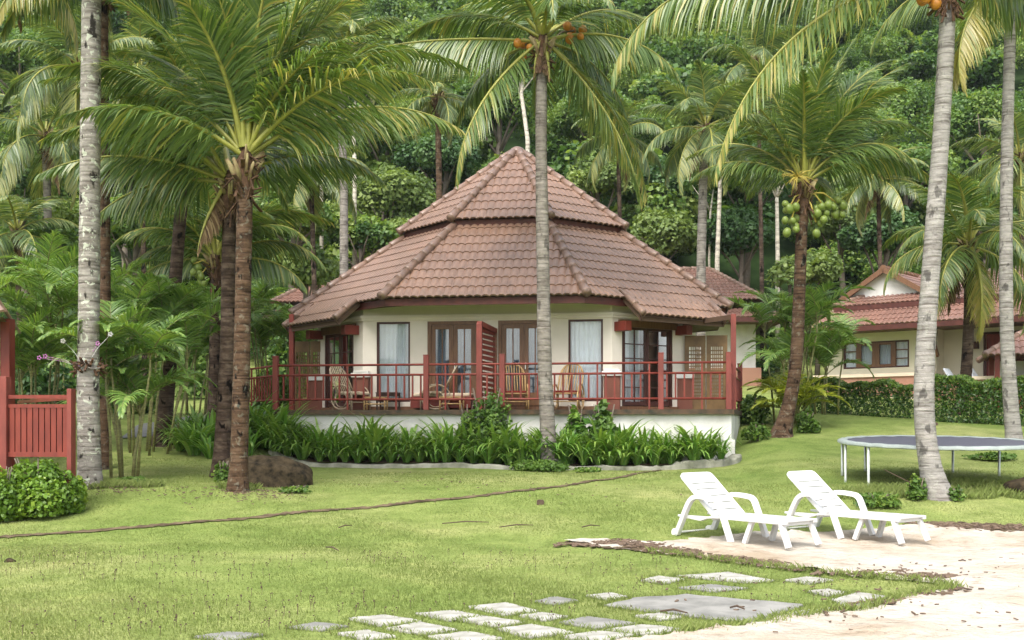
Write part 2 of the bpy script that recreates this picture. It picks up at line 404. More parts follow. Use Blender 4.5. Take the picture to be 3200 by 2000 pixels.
tag(link_mesh('hill', grid_mesh('hill', axis([(-260, 260, 10)]), axis([(59, 300, 4)]), M['hill'])), 'steep forest floor of the hillside', kind='structure')

def inside(poly, X, Y):
    X = np.asarray(X); Y = np.asarray(Y); r = np.zeros(X.shape, bool); n = len(poly)
    for i in range(n):
        x1, y1 = poly[i][:2]; x2, y2 = poly[(i+1) % n][:2]
        if y1 == y2: continue
        c = ((y1 > Y) != (y2 > Y)) & (X < (x2-x1)*(Y-y1)/(y2-y1) + x1)
        r ^= c
    return r
def sheet(name, poly, mat, off, step=.15, jit=.03, bumpy=0.0, seed=1):
    """a ground sheet with a ragged outline, draped over the lawn"""
    rng = random.Random(seed); B = []
    n = len(poly)
    for i in range(n):
        a = Vector(poly[i][:2]); b = Vector(poly[(i+1) % n][:2]); k = max(1, int((b-a).length / step))
        nr = Vector((-(b-a).y, (b-a).x)).normalized()
        for j in range(k): B.append(a.lerp(b, j/k) + nr * rng.uniform(-jit, jit))
    xs_ = [p.x for p in B]; ys_ = [p.y for p in B]
    gx, gy = np.meshgrid(np.arange(min(xs_), max(xs_), step), np.arange(min(ys_), max(ys_), step))
    gx = gx.ravel() + np.random.RandomState(seed).uniform(-.3, .3, gx.size)*step; gy = gy.ravel()
    k = inside([(p.x, p.y) for p in B], gx, gy)
    P = B + [Vector((x, y)) for x, y in zip(gx[k], gy[k])]
    vs, es, fs, *_ = delaunay_2d_cdt(P, [], [list(range(len(B)))], 1, 1e-5)
    x = np.array([v.x for v in vs]); y = np.array([v.y for v in vs])
    z = ground_z(x, y) + off
    if bumpy:
        z += bumpy * np.maximum(0, np.sin(x*2.1+y*.8)*np.sin(y*2.6-x*.7) + .5*np.sin(x*5.3+1)*np.sin(y*6.1) + .45*np.sin(x*9.7+y*3)*np.sin(y*12.3-x*4))
    me = bpy.data.meshes.new(name); me.from_pydata([(a, b, c) for a, b, c in zip(x, y, z)], [], [list(f) for f in fs]); me.materials.append(mat)
    me.polygons.foreach_set('use_smooth', [True]*len(me.polygons)); me.update()
    return link_mesh(name, me)

SAND_PX = [(1330,1286),(1400,1279),(1480,1280),(1560,1283),(1640,1273),(1760,1267),(1900,1259),(2050,1253),(2180,1247),(2300,1254),(2425,1259),(2900,1265),(2900,1640),(1280,1640),
           (1400,1545),(1480,1512),(1600,1497),(1700,1488),(1800,1480),(1870,1462),(1950,1448),(2040,1445),(2090,1427),(2160,1410),(2265,1392),(2200,1379),(2080,1369),(1960,1359),(1850,1346),(1740,1333),(1640,1319),(1540,1306),(1440,1296)]
SAND = [GP(*p) for p in SAND_PX]
tag(sheet('beach_sand', SAND, M['sand'], .018, .09, .07, .035, 3), 'pale sand spreading from under the white loungers', kind='structure')
SOIL1 = [GP(*p) for p in [(1335,1288),(1400,1280),(1470,1280),(1525,1290),(1580,1299),(1640,1311),(1600,1315),(1520,1306),(1430,1297)]]
tag(sheet('soil_patch', SOIL1, M['soil'], .021, .05, .09, .015, 5), kind='structure')
SOIL2 = [GP(*p) for p in [(2150,1240),(2250,1236),(2425,1243),(2700,1248),(2700,1266),(2425,1260),(2300,1255),(2170,1249)]]
tag(sheet('soil_edge', SOIL2, M['soil'], .021, .06, .09, .015, 6), kind='structure')
# narrow bare groove crossing the lawn
gpx = [(-60,1277),(0,1271),(100,1264),(250,1253),(400,1241),(520,1231),(650,1218),(800,1205),(950,1191),(1100,1177),(1250,1159),(1370,1143),(1480,1126),(1560,1112)]
gl = [GP(*p) for p in gpx]; ga, gb = [], []
for i, p in enumerate(gl):
    t = (gl[min(i+1, len(gl)-1)] - gl[max(i-1, 0)]); t.z = 0; t.normalize(); nn = Vector((-t.y, t.x, 0)); wv = .09 if i < 11 else .06
    ga.append(p + nn*wv); gb.append(p - nn*wv)
tag(sheet('dirt_groove', ga + gb[::-1], M['soil'], .016, .06, .05, 0, 8), kind='structure')
PATH = [GP(*p) for p in [(285,1038),(330,1004),(470,985),(560,975),(600,985),(500,1000),(420,1030)]]
tag(sheet('asphalt_path', PATH, M['asphalt'], .03, .4, .02, 0, 9), kind='structure')

# paving stones half sunk in the turf
STONES = [
 ('pale', [(1116,1438),(1196,1429),(1263,1446),(1190,1455)], 'pale square paving stone at the far tip of the stone row'),
 ('pale', [(990,1454),(1066,1447),(1131,1459),(1061,1469)], 'pale paving stone just nearer than the far tip stone of its row'),
 ('pale', [(831,1466),(906,1458),(985,1471),(898,1481)], 'pale broad paving stone beside a grey stone at the nearer end of its row'),
 ('pale', [(1090,1469),(1146,1462),(1231,1473),(1176,1484)], 'pale paving stone in the middle of the stone group'),
 ('pale', [(925,1489),(991,1476),(1071,1491),(1006,1502)], 'pale paving stone of the second row, nearest the lawn'),
 ('pale', [(1234,1459),(1281,1452),(1336,1460),(1286,1469)], 'small pale paving stone behind the grey one'),
 ('grey', [(1268,1424),(1311,1415),(1361,1423),(1306,1431)], 'small dark grey paving stone alone in the grass'),
 ('pale', [(1390,1411),(1441,1405),(1478,1413),(1436,1420)], 'small pale paving stone next to the big cracked slab'),
 ('grey', [(1331,1474),(1391,1463),(1491,1476),(1406,1487)], 'grey paving stone in front of the big cracked slab'),
 ('pale', [(1184,1491),(1256,1481),(1348,1498),(1246,1509)], 'pale large paving stone of the second row, towards the sand'),
 ('pale', [(806,1501),(866,1495),(926,1507),(856,1514)], 'pale paving stone at the bottom, with grass round its corners'),
 ('pale', [(1021,1508),(1106,1498),(1180,1512),(1100,1526)], 'pale paving stone at the very bottom, centre of the group'),
 ('grey', [(1425,1432),(1500,1416),(1620,1408),(1760,1420),(1905,1432),(1850,1450),(1790,1472),(1690,1466),(1560,1452)], 'big flat grey slab with a cracked edge'),
 ('pale', [(1974,1421),(2027,1405),(2122,1419),(2040,1440),(2000,1436)], 'pale slab jutting into the sand at the grass tongue'),
 ('pale', [(1605,1364),(1720,1357),(1816,1374),(1760,1379),(1680,1371)], 'long pale stone behind the grass strip nearest the lounger'),
 ('pale', [(1862,1374),(1907,1367),(1962,1374),(1907,1382)], 'small pale stone in the grass tongue by the sand'),
 ('pale', [(1912,1401),(1957,1396),(1997,1404),(1957,1410)], 'tiny pale stone just behind the jutting slab'),
 ('pale', [(1520,1374),(1556,1365),(1612,1372),(1570,1381)], 'pale stone at the lawn end of the grass tongue'),
 ('pale', [(1506,1459),(1560,1454),(1606,1462),(1556,1468)], 'small pale stone tucked against the big slab front'),
 ('pale', [(1441,1493),(1516,1481),(1606,1491),(1516,1502)], 'pale stone at the sand edge in front of the grey slab'),
 ('pale', [(1800,1467),(1900,1447),(1975,1440),(1940,1450),(1860,1462)], 'thin pale stone strip along the sand edge'),
 ('grey', [(465,1508),(540,1499),(615,1504),(540,1516)], 'dark grey paving stone nearest the lawn corner'),
 ('grey', [(690,1486),(745,1476),(815,1483),(760,1492)], 'grey mottled paving stone at the end of the far row'),
 ('grey', [(1610,1392),(1680,1386),(1760,1393),(1690,1400)], 'grey stone half lost in the grass behind the big slab'),
 ('pale', [(1330,1508),(1420,1497),(1490,1505),(1410,1520)], 'pale stone at the bottom beside the sand'),
]
STONE_POLY = []
for kind, pp, lab in STONES:
    q = [GP(*p) for p in pp]; c = sum(q, Vector()) / len(q); q = [c + (p-c)*(1.13 if len(pp) < 6 else 1.0) for p in q]; q = [Vector((p.x, p.y, gz(p.x, p.y))) for p in q]
    mb = MB(); n = len(q); rng = random.Random(int(pp[0][0])); top = []; ring = []
    for i in range(n):
        a, b = q[i], q[(i+1) % n]
        for j in range(4):
            p = a.lerp(b, j/4); d = (p-c); ring.append(p + Vector((d.x, d.y, 0))*rng.uniform(-.035, .03))
    for r_, zo in ((1.0, -.08), (1.0, .012), (.965, .022)):
        for p in ring: mb.v.append(((p.x-c.x)*r_, (p.y-c.y)*r_, p.z-c.z+zo+rng.uniform(-.003, .003)))
    N = len(ring)
    for k in range(2):
        for i in range(N): mb.face((k*N+i, k*N+(i+1) % N, (k+1)*N+(i+1) % N, (k+1)*N+i))
    mb.v.append((0, 0, .024)); t = len(mb.v)-1
    for i in range(N): mb.face((2*N+i, 2*N+(i+1) % N, t))
    o = mb.build('paving_stone', M['stone' if kind == 'pale' else 'stone_grey'], loc=c)
    tag(o, lab, 'paving stone', 'paving stones sunk in the grass'); STONE_POLY.append(([(p.x, p.y) for p in q]))

# ================================================================== COTTAGE
CX, CY, CZ = .16, 33.0, .62
CA = R(-8.2); ca, sa = math.cos(CA), math.sin(CA)
cot = empty('octagonal_cottage', (CX, CY, CZ), CA)
tag(cot, 'cream octagonal cottage with two-tier brown tiled roof and red veranda', 'cottage')
def L(u, v, z): return Vector((u, -v, z - CZ))
def UVZ(px, py, v):
    k = (px - 1210.0) / F
    u = (k*(CY - ca*v) - CX - sa*v) / (ca - k*sa)
    y = CY - ca*v + sa*u
    return u, CH + (HZ - py)*y/F
DECK = 2.03
class Frame:
    """wall frame: p = along the wall from A to B, q = outward, z up"""
    def __init__(s, A, B, zoff):
        s.A = Vector((A[0], A[1], 0)); d = Vector((B[0]-A[0], B[1]-A[1], 0)); s.L = d.length; d.normalize()
        n = Vector((d.y, -d.x, 0)); s.M = Matrix(((d.x, n.x, 0, s.A.x), (d.y, n.y, 0, s.A.y), (0, 0, 1, -zoff), (0, 0, 0, 1)))
    def box(s, mb, p0, p1, q0, q1, z0, z1, m=0): mb.box(p0, p1, q0, q1, z0, z1, s.M, m)
    def P(s, p, q, z): return s.M @ Vector((p, q, z))
def wall_with_openings(mb, fr, p0, p1, z0, z1, ops, th=.16):
    ops = sorted(ops); x = p0
    for a, b, c, d in ops:
        fr.box(mb, x, a, -th, 0, z0, z1)
        if c > z0: fr.box(mb, a, b, -th, 0, z0, c)
        if d < z1: fr.box(mb, a, b, -th, 0, d, z1)
        x = b
    fr.box(mb, x, p1, -th, 0, z0, z1)
def curtain(fr, parent, p0, p1, z0, z1, q, mat, seed=0, folds=.11, amp=.03):
    mb = MB(); n = max(8, int((p1-p0)/.012)); rng = random.Random(seed); ph = rng.uniform(0, 6)
    for i in range(n+1):
        p = p0 + (p1-p0)*i/n
        dq = amp*math.sin(p*2*math.pi/folds + ph + .9*math.sin(p*7)) * (.6 + .4*math.sin(p*5+ph))
        mb.v.append(tuple(fr.P(p, q+dq, z0))); mb.v.append(tuple(fr.P(p, q+dq*.8, z1)))
    for i in range(n): mb.face((2*i, 2*i+2, 2*i+3, 2*i+1))
    return mb.build('curtain', mat, parent, True)
def window(fr, parent, p0, p1, z0, z1, frame_mat, cols=1, rows=1, curt='curtain', fw=.05, mw=.03, label=None, glass='glass', q=-.05):
    mb = MB()
    fr.box(mb, p0, p0+fw, q-.05, q+.03, z0, z1); fr.box(mb, p1-fw, p1, q-.05, q+.03, z0, z1)
    fr.box(mb, p0+fw, p1-fw, q-.05, q+.03, z1-fw, z1); fr.box(mb, p0+fw, p1-fw, q-.05, q+.03, z0, z0+fw)
    for c in range(1, cols):
        x = p0+fw+(p1-p0-2*fw)*c/cols; fr.box(mb, x-mw/2, x+mw/2, q-.03, q+.015, z0+fw, z1-fw)
    for r_ in range(1, rows):
        z = z0+fw+(z1-z0-2*fw)*r_/rows; fr.box(mb, p0+fw, p1-fw, q-.028, q+.012, z-mw/2, z+mw/2)
    o = mb.build('window', frame_mat, parent)
    g = MB(); fr.box(g, p0+fw, p1-fw, q-.012, q-.006, z0+fw, z1-fw); g.build('pane', M[glass], o)
    if curt: curtain(fr, o, p0+fw*.5, p1-fw*.5, z0+.03, z1-.02, q-.16, M[curt], int(p0*100))
    if label: o['label'] = label
    return o
def door(fr, parent, p0, p1, z0, z1, mat, leaves=2, cols=2, rows=1, curt='reflection_grey_cloth', fw=.09, st=.11, kick=.35, glass='glass_dark', curt_range=None):
    mb = MB(); q = -.06
    fr.box(mb, p0, p0+fw, q-.05, q+.05, z0, z1); fr.box(mb, p1-fw, p1, q-.05, q+.05, z0, z1); fr.box(mb, p0+fw, p1-fw, q-.05, q+.05, z1-fw, z1)
    o = mb.build('door', mat, parent)
    wdt = (p1-p0-2*fw)/leaves
    for l in range(leaves):
        a = p0+fw+l*wdt+.004; b = a+wdt-.008; lm = MB()
        fr.box(lm, a, a+st, q-.03, q+.02, z0+.02, z1-fw-.005); fr.box(lm, b-st, b, q-.03, q+.02, z0+.02, z1-fw-.005)
        fr.box(lm, a+st, b-st, q-.03, q+.02, z1-fw-.005-st, z1-fw-.005); fr.box(lm, a+st, b-st, q-.03, q+.02, z0+.02, z0+kick)
        for c in range(1, cols):
            x = a+st+(b-a-2*st)*c/cols; fr.box(lm, x-.014, x+.014, q-.02, q+.012, z0+kick, z1-fw-st)
        for r_ in range(1, rows):
            z = z0+kick+(z1-fw-st-z0-kick)*r_/rows; fr.box(lm, a+st, b-st, q-.018, q+.01, z-.014, z+.014)
        lm.build('door_leaf', mat, o)
        g = MB(); fr.box(g, a+st, b-st, q-.01, q-.004, z0+kick, z1-fw-st); g.build('pane', M[glass], o)
    if curt:
        ca0, ca1 = curt_range or (p0, p1)
        curtain(fr, o, ca0, ca1, z0+.05, z1-.02, q-.2, M[curt], int(p0*100)+5)  # the grey default stands in for sky reflected in the panes
    hb = MB(); c = (p0+p1)/2; fr.box(hb, c+.03, c+.05, q+.03, q+.05, z0+.95, z0+1.12); hb.build('handle', M['tube'], o)
    return o

def roof_plane(mb, bl, br, tr, tl, course=.46, wave=.2, amp=.023, lip=.026, per=8):
    """courses of wavy tiles on the plane bl-br (eave) to tl-tr (ridge); all Vectors"""
    e = (br-bl); Le = e.length; e.normalize()
    up = tl - bl; g = (up - e*up.dot(e)); Ls = g.length; g.normalize()
    nrm = e.cross(g).normalized()
    xl1 = (tl-bl).dot(e); xr0 = Le; xr1 = (tr-bl).dot(e)
    nc = max(1, int(math.ceil(Ls/course - .2))); cl = Ls/nc
    lo = min(0, xl1); hi = max(xr0, xr1); step = wave/per
    cols = np.arange(math.floor(lo/step), math.ceil(hi/step)+1)*step
    for i in range(nc):
        w0, w1 = i*cl, min(Ls, (i+1)*cl + .03)
        rows = []
        for ww, h in ((w0, -lip*.6), (w0, lip), (w0, lip), (w1, .0)):
            a = xl1*ww/Ls; b = xr0 + (xr1-xr0)*ww/Ls
            n0 = len(mb.v)
            for s in cols:
                c = min(max(s, a), b); z = h + amp*(2*abs(math.cos(math.pi*c/wave))**.55 - 1)
                mb.v.append(tuple(bl + e*c + g*ww + nrm*z))
            rows.append((n0, a, b))
        for k in (0, 2):
            n0, a0, b0 = rows[k]; n1, a1, b1 = rows[k+1]
            aa = min(a0, a1); bb = max(b0, b1)
            for j in range(len(cols)-1):
                if cols[j+1] <= aa or cols[j] >= bb: continue
                mb.face((n0+j, n0+j+1, n1+j+1, n1+j))
def hip_caps(mb, p, q, r=.115, seg=.42):
    p = Vector(p); q = Vector(q); d = q-p; n = max(1, int(round(d.length/seg))); d.normalize(); ln = (q-p).length/n
    for i in range(n):
        a = p + d*(ln*i - .03); b = p + d*(ln*(i+1)+.02)
        up = Vector((0, 0, 1)); mb.tube([a+up*.03, a.lerp(b, .12)+up*.028, b+up*.0], [r*1.06, r*1.03, r*.92], 10)

# --- base
pf = [(-5.35, 6.15), (6.02, 6.15), (6.55, 1.0), (6.55, -5.5), (-6.9, -5.5), (-6.9, 4.3)]
pb = MB(); n = len(pf)
for (u, v) in pf: pb.v.append(tuple(L(u*.995, v*.985, 0.35)))
for (u, v) in pf: pb.v.append(tuple(L(u*.995, v*.985, DECK-.12)))
for i in range(n): pb.face((i, (i+1) % n, n+(i+1) % n, n+i))
pb.face(range(n, 2*n)); pb.build('plinth', M['white_wall'], cot)
db = MB()
for (u, v) in pf: db.v.append(tuple(L(u*1.004, v*1.006, DECK-.12)))
for (u, v) in pf: db.v.append(tuple(L(u*1.004, v*1.006, DECK)))
for i in range(n): db.face((i, (i+1) % n, n+(i+1) % n, n+i), 1)
db.face(range(n, 2*n), 0); db.face(list(range(n))[::-1], 1)
db.build('deck', [M['deck'], M['mossy']], cot)

# --- walls
plan = [(-5.2, 3.1), (-3.38, 4.9), (3.1, 4.9), (4.93, 3.1), (4.93, -3.1), (3.1, -4.9), (-3.38, -4.9), (-5.2, -3.1)]
def fr_of(i):
    a, b = plan[i], plan[(i+1) % 8]; return Frame((a[0], -a[1]), (b[0], -b[1]), CZ)
W_TOP = 5.0
frL, frF, frR = fr_of(0), fr_of(1), fr_of(2)
z_hd = 4.33; z_sill = 2.25; z_d0 = DECK + .10
def pf_of(px): return UVZ(px, 800, 4.9)[0] + 3.38
wF = [(pf_of(890), pf_of(969)), (pf_of(1010), pf_of(1131)), (pf_of(1177), pf_of(1299)), (pf_of(1343), pf_of(1425))]
opsF = [(wF[0][0], wF[0][1], z_sill, z_hd), (wF[1][0], wF[1][1], z_d0, z_hd), (wF[2][0], wF[2][1], z_d0, z_hd), (wF[3][0], wF[3][1], z_sill, z_hd)]
opsR = [(.33, 2.12, z_d0, 4.24)]; opsL = [(.42, 2.05, z_d0, 4.20)]
wb = MB()
wall_with_openings(wb, frF, 0, frF.L, DECK-.1, z_hd+.03, opsF)
wall_with_openings(wb, frR, 0, frR.L, DECK-.1, z_hd+.03, opsR)
wall_with_openings(wb, frL, 0, frL.L, DECK-.1, z_hd+.03, opsL)
for i in range(3, 8): f = fr_of(i); f.box(wb, 0, f.L, -.16, 0, DECK-.1, z_hd+.03)
wb.build('wall', M['wall'], cot)
fb = MB()
for i in range(8): f = fr_of(i); f.box(fb, .0, f.L, -.15, -.003, z_hd+.03, W_TOP)
fb.build('frieze', M['frieze'], cot)
tb = MB()
for i in range(8):
    f = fr_of(i); f.box(tb, -.02, f.L+.02, -.02, .05, z_hd+.035, z_hd+.10); f.box(tb, -.03, f.L+.03, -.02, .085, z_hd+.10, z_hd+.165)
tb.build('moulding', M['wall'], cot)
kb = MB()
for f in (frL, frF, frR): f.box(kb, 0, f.L, .0, .03, DECK-.002, DECK+.10)
kb.build('skirting', M['brown_wood'], cot)
# inner rooms: near-black sheets behind the glass, room dimness put into their colour
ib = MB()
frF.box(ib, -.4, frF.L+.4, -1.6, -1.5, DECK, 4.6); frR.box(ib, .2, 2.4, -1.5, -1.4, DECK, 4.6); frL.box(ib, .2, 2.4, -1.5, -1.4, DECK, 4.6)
ib.build('dark_backing', M['dark'], cot)
window(frF, cot, wF[0][0], wF[0][1], z_sill, z_hd, M['dark_frame'], label='tall curtained window')
door(frF, cot, wF[1][0], wF[1][1], z_d0, z_hd, M['brown_wood'])
door(frF, cot, wF[2][0], wF[2][1], z_d0, z_hd, M['brown_wood'])
window(frF, cot, wF[3][0], wF[3][1], z_sill, z_hd, M['dark_frame'])
door(frR, cot, .33, 2.12, z_d0, 4.24, M['dark_frame'], 2, 2, 5, 'curtain', .07, .07, .12, 'glass', (.36, 1.2))
c2 = door(frL, cot, .42, 2.05, z_d0, 4.20, M['dark_frame'], 2, 2, 4, 'curtain', .07, .07, .12, 'glass')
# header over the left and right doors + carved beam ends
hb = MB(); frR.box(hb, .2, 2.25, 0, .06, 4.15, 4.33); hb.build('door_header', M['brown_wood'], cot)
hb = MB(); frL.box(hb, .3, 2.2, 0, .06, 4.12, 4.33); hb.build('door_header', M['brown_wood'], cot)
for fr_, p in ((frR, .17), (frR, 2.32), (frL, .22), (frL, 2.25)):
    b = MB(); fr_.box(b, p-.11, p+.11, .0, .42, 4.02, 4.26); b.build('beam_end', M['red_wood'], cot, bevel=.01)
# pedestals with caps at the wall corners
for (u, v) in ((-3.38, 4.95), (3.1, 4.95), (4.93, 3.1), (-5.2, 3.1)):
    b = MB(); b.box(u-.2, u+.2, -v-.2, -v+.2, DECK-CZ, 2.88-CZ); b.build('pedestal', M['brick_red'], cot)
    b = MB(); b.box(u-.25, u+.25, -v-.25, -v+.25, 2.88-CZ, 3.0-CZ); b.box(u-.2, u+.2, -v-.2, -v+.2, 3.0-CZ, 3.06-CZ); b.build('pedestal_cap', M['white_wall'], cot, bevel=.02)

# --- roof
T22 = math.tan(R(22.5))
def fac(k):
    a = R(45*k); nv = Vector((math.sin(a), -math.cos(a), 0)); tv = Vector((math.cos(a), math.sin(a), 0)); return nv, tv
def oc(k, a, s, z):
    nv, tv = fac(k); return nv*a + tv*s + Vector((0, 0, z - CZ))
AO, ZO, SL = 6.13, 4.82, .765
AI = 2.95; ZI = ZO + (AO-AI)*SL
UO, UZ = 3.27, 7.27; APEX = 9.92
EXT = .62
for k in range(8):
    mb = MB(); roof_plane(mb, oc(k, AO, -AO*T22, ZO), oc(k, AO, AO*T22, ZO), oc(k, AI, AI*T22, ZI), oc(k, AI, -AI*T22, ZI))
    if k in (1, 7):
        lo_, hi_ = (-1.25, 1.75) if k == 1 else (-1.75, 1.25)
        roof_plane(mb, oc(k, AO+EXT, lo_, ZO-EXT*SL+.03), oc(k, AO+EXT, hi_, ZO-EXT*SL+.03), oc(k, AO+.02, hi_, ZO+.03), oc(k, AO+.02, lo_, ZO+.03))
        for s in (lo_, hi_): bc = MB(); hip_caps(bc, oc(k, AO+EXT, s, ZO-EXT*SL+.03), oc(k, AO+.05, s, ZO+.04), .085, .35); bc.build('barge_tile', M['roof_ridge'], cot, True)
        eb = MB()
        nv, tv = fac(k)
        eb.bar(oc(k, AO+EXT-.12, lo_, ZO-EXT*SL-.05), oc(k, AO+EXT-.12, hi_, ZO-EXT*SL-.05), .05, .16)
        for s in (lo_+.04, hi_-.04): eb.bar(oc(k, AO+EXT-.05, s, ZO-EXT*SL-.07), oc(k, AO-.3, s, ZO-.07+.25), .05, .16)
        eb.build('eave_rafter', M['soffit'], cot)
        sb = MB(); sb.quad(oc(k, AO+EXT-.03, lo_+.02, ZO-EXT*SL-.03), oc(k, AO+EXT-.03, hi_-.02, ZO-EXT*SL-.03), oc(k, AO-.3, hi_-.02, ZO+.18), oc(k, AO-.3, lo_+.02, ZO+.18)); sb.build('soffit', M['soffit'], cot)
    mb.build('roof', M['roof'], cot, True)
    mb = MB(); roof_plane(mb, oc(k, UO, -UO*T22, UZ), oc(k, UO, UO*T22, UZ), oc(k, .02, .008, APEX), oc(k, .02, -.008, APEX))
    mb.build('upper_roof', M['roof'], cot, True)
for k in range(8):
    hc = MB(); uc = MB()
    hip_caps(hc, oc(k, AO+.03, (AO+.03)*T22, ZO+.02), oc(k, UO-.1, (UO-.1)*T22, ZO+(AO-UO+.1)*SL+.02))
    hip_caps(uc, oc(k, UO+.04, (UO+.04)*T22, UZ), oc(k, .12, .12*T22, APEX-.08))
    hc.build('hip_tile', M['roof_ridge'], cot, True); uc.build('upper_hip_tile', M['roof_ridge'], cot, True)
ab = MB(); ab.ball((0, 0, APEX-CZ-.12), .26, 14, 8, sz=.8); ab.build('finial', M['roof_ridge'], cot, True)
fb = MB(); sf = MB(); ufb = MB()
for k in range(8):
    for (a, z0, z1) in ((AO-.1, ZO-.2, ZO-.02),):
        A_, B_ = oc(k, a, -a*T22, z0), oc(k, a, a*T22, z0)
        h = Vector((0, 0, z1-z0)); fb.quad(A_, B_, B_+h, A_+h)
    a = UO-.1; A_, B_ = oc(k, a, -a*T22, UZ-.36), oc(k, a, a*T22, UZ-.36); h = Vector((0, 0, .34)); ufb.quad(A_, B_, B_+h, A_+h)
    sf.quad(oc(k, AO-.1, -(AO-.1)*T22, ZO-.18), oc(k, AO-.1, (AO-.1)*T22, ZO-.18), oc(k, 3.6, 3.6*T22, ZO+.08), oc(k, 3.6, -3.6*T22, ZO+.08))
fb.build('fascia', M['fascia'], cot); ufb.build('upper_fascia', M['fascia'], cot); sf.build('soffit', M['soffit'], cot)

# --- veranda posts
def vpost(u, v, z1, w_=.13, mat='pink_wood', nm='veranda_post'):
    b = MB(); b.box(u-w_/2, u+w_/2, -v-w_/2, -v+w_/2, DECK-CZ, z1-CZ); return b.build(nm, M[mat], cot, bevel=.008)
pR, pL = UVZ(1733, 800, 5.0)[0], UVZ(690, 800, 3.6)[0]
vpost(pR, 5.0, 4.4); vpost(pL, 3.6, 4.7, .13, 'red_wood')
bb = MB(); bb.bar(L(pR, 5.0, 4.33), L(4.9, 3.2, 4.33), .08, .12); bb.build('veranda_beam', M['soffit'], cot)
bb = MB(); bb.bar(L(pL, 3.6, 4.6), L(-5.15, 3.1, 4.6), .1, .16); bb.build('veranda_beam', M['soffit'], cot)

# --- railing: an Empty part with posts, rails and balusters under it
def rail_run(parent, p0, p1, posts, zr, zd, mat, mat_post, loc, step=.205, rr=.028, mid=None, ph=.22, brad=.02):
    """p0,p1: 2D points in parent's local axes; posts: fractions with a full post"""
    P0 = Vector((*p0, 0)); P1 = Vector((*p1, 0)); d = P1-P0; Ln = d.length; d.normalize()
    zt, z2, zl = zr, zr-.25, zd+.26
    for z in (zt, z2, zl):
        b = MB(); b.tube([P0+Vector((0, 0, z)), P1+Vector((0, 0, z))], rr, 8); b.build('rail', mat, parent, True)
    for f in posts:
        p = P0 + d*(Ln*f); b = MB(); b.box(p.x-.065, p.x+.065, p.y-.065, p.y+.065, zd, zr+ph); b.box(p.x-.07, p.x+.07, p.y-.07, p.y+.07, zr+ph, zr+ph+.025); b.build('post', mat_post, parent, bevel=.006)
    k = int(Ln/step)
    for i in range(1, k):
        x = i*Ln/k
        if any(abs(x-f*Ln) < .1 for f in posts): continue
        p = P0 + d*x; b = MB(); tall = (i % 6 == 3)
        b.box(p.x-brad, p.x+brad, p.y-brad, p.y+brad, zl if not tall else zd, z2 if not tall else zt); b.build('baluster', mat, parent)
rail = empty('railing', (0, 0, 0), 0, cot)
ZR = 3.15 - CZ; ZD = DECK - CZ
uL, uR = UVZ(651, 860, 6.1)[0], UVZ(1722, 860, 6.1)[0]
pp = [UVZ(x, 860, 6.1)[0] for x in (1007, 1187, 1562)]
rail_run(rail, (uL, -6.08), (uR, -6.08), [0] + [(u-uL)/(uR-uL) for u in pp] + [1], ZR, ZD, M['red_wood'], M['pink_wood'], None)
rail_run(rail, (uL, -6.08), (-6.82, -4.25), [1], ZR, ZD, M['red_wood'], M['red_wood'], None)
rail_run(rail, (uR, -6.08), (6.5, -1.0), [1], ZR, ZD, M['red_wood'], M['pink_wood'], None, .3)
# --- privacy screen dividing the veranda
scr = empty('privacy_screen', L(-.1, 6.05, DECK), 0, cot)
b = MB(); b.box(-.07, .07, -.06, .06, 0, 2.12); b.build('post', M['pink_wood'], scr, bevel=.008)
b = MB(); b.bar((0, -.02, 2.12), (.22, 1.05, 2.02), .13, .12); b.build('top_rail', M['pink_wood'], scr)
for i in range(15):
    b = MB(); z = .12 + i*.132; b.bar((.0, .06, z), (.22, 1.08, z-.03), .05, .085); b.build('slat', M['red_wood'], scr)
b = MB(); b.box(.17, .27, 1.03, 1.13, 0, 2.0); b.build('back_post', M['brown_wood'], scr)
# --- lattice folding screens at each end of the veranda
def lattice(name, u0, u1, v, z1, seed):
    e_ = empty(name, L(u0, v, DECK), 0, cot); half = (u1-u0)/2
    for i in range(2):
        a = i*half+.01; bb_ = (i+1)*half-.01; H_ = z1-DECK; st = .08 if half < .5 else .12
        f = MB(); f.box(a, a+st, -.02, .02, .03, H_); f.box(bb_-st, bb_, -.02, .02, .03, H_); f.box(a+st, bb_-st, -.02, .02, .03, .3); f.box(a+st, bb_-st, -.02, .02, H_-.3, H_); f.box(a+st, bb_-st, -.02, .02, H_*.47, H_*.47+.14)
        f.build('panel_frame', M['lattice_wood'], e_)
        g = MB()
        for z0, z9 in ((.3, H_*.47), (H_*.47+.14, H_-.3)):
            nx = 4 if half < .5 else 5; nz = int((z9-z0)/.09)
            for c in range(1, nx+1):
                x = a+st+(bb_-a-2*st)*c/(nx+1); g.box(x-.016, x+.016, -.012, .0, z0, z9)
            for r_ in range(1, nz): z = z0+(z9-z0)*r_/nz; g.box(a+st, bb_-st, .0, .012, z-.016, z+.016)
        g.build('lattice', M['lattice_wood'], e_)
lattice('lattice_screen', UVZ(1617, 800, 3.2)[0], UVZ(1720, 800, 3.2)[0], 3.2, 4.02, 1)
lattice('lattice_screen', UVZ(694, 800, 3.2)[0], UVZ(772, 800, 3.2)[0], 3.2, 3.98, 2)
# dark side recess behind the right screen
bk = MB(); bk.box(5.0, 6.3, 1.0, 1.1, DECK-CZ, 3.2-CZ); bk.build('side_wall', M['white_wall'], cot)
# foot of the plinth corner
b = MB(); p = L(6.0, 6.05, 0); b.box(p.x-.18, p.x+.08, p.y+.02, p.y+.2, .0, .7); b.build('plinth_foot', M['white_wall'], cot, bevel=.03)

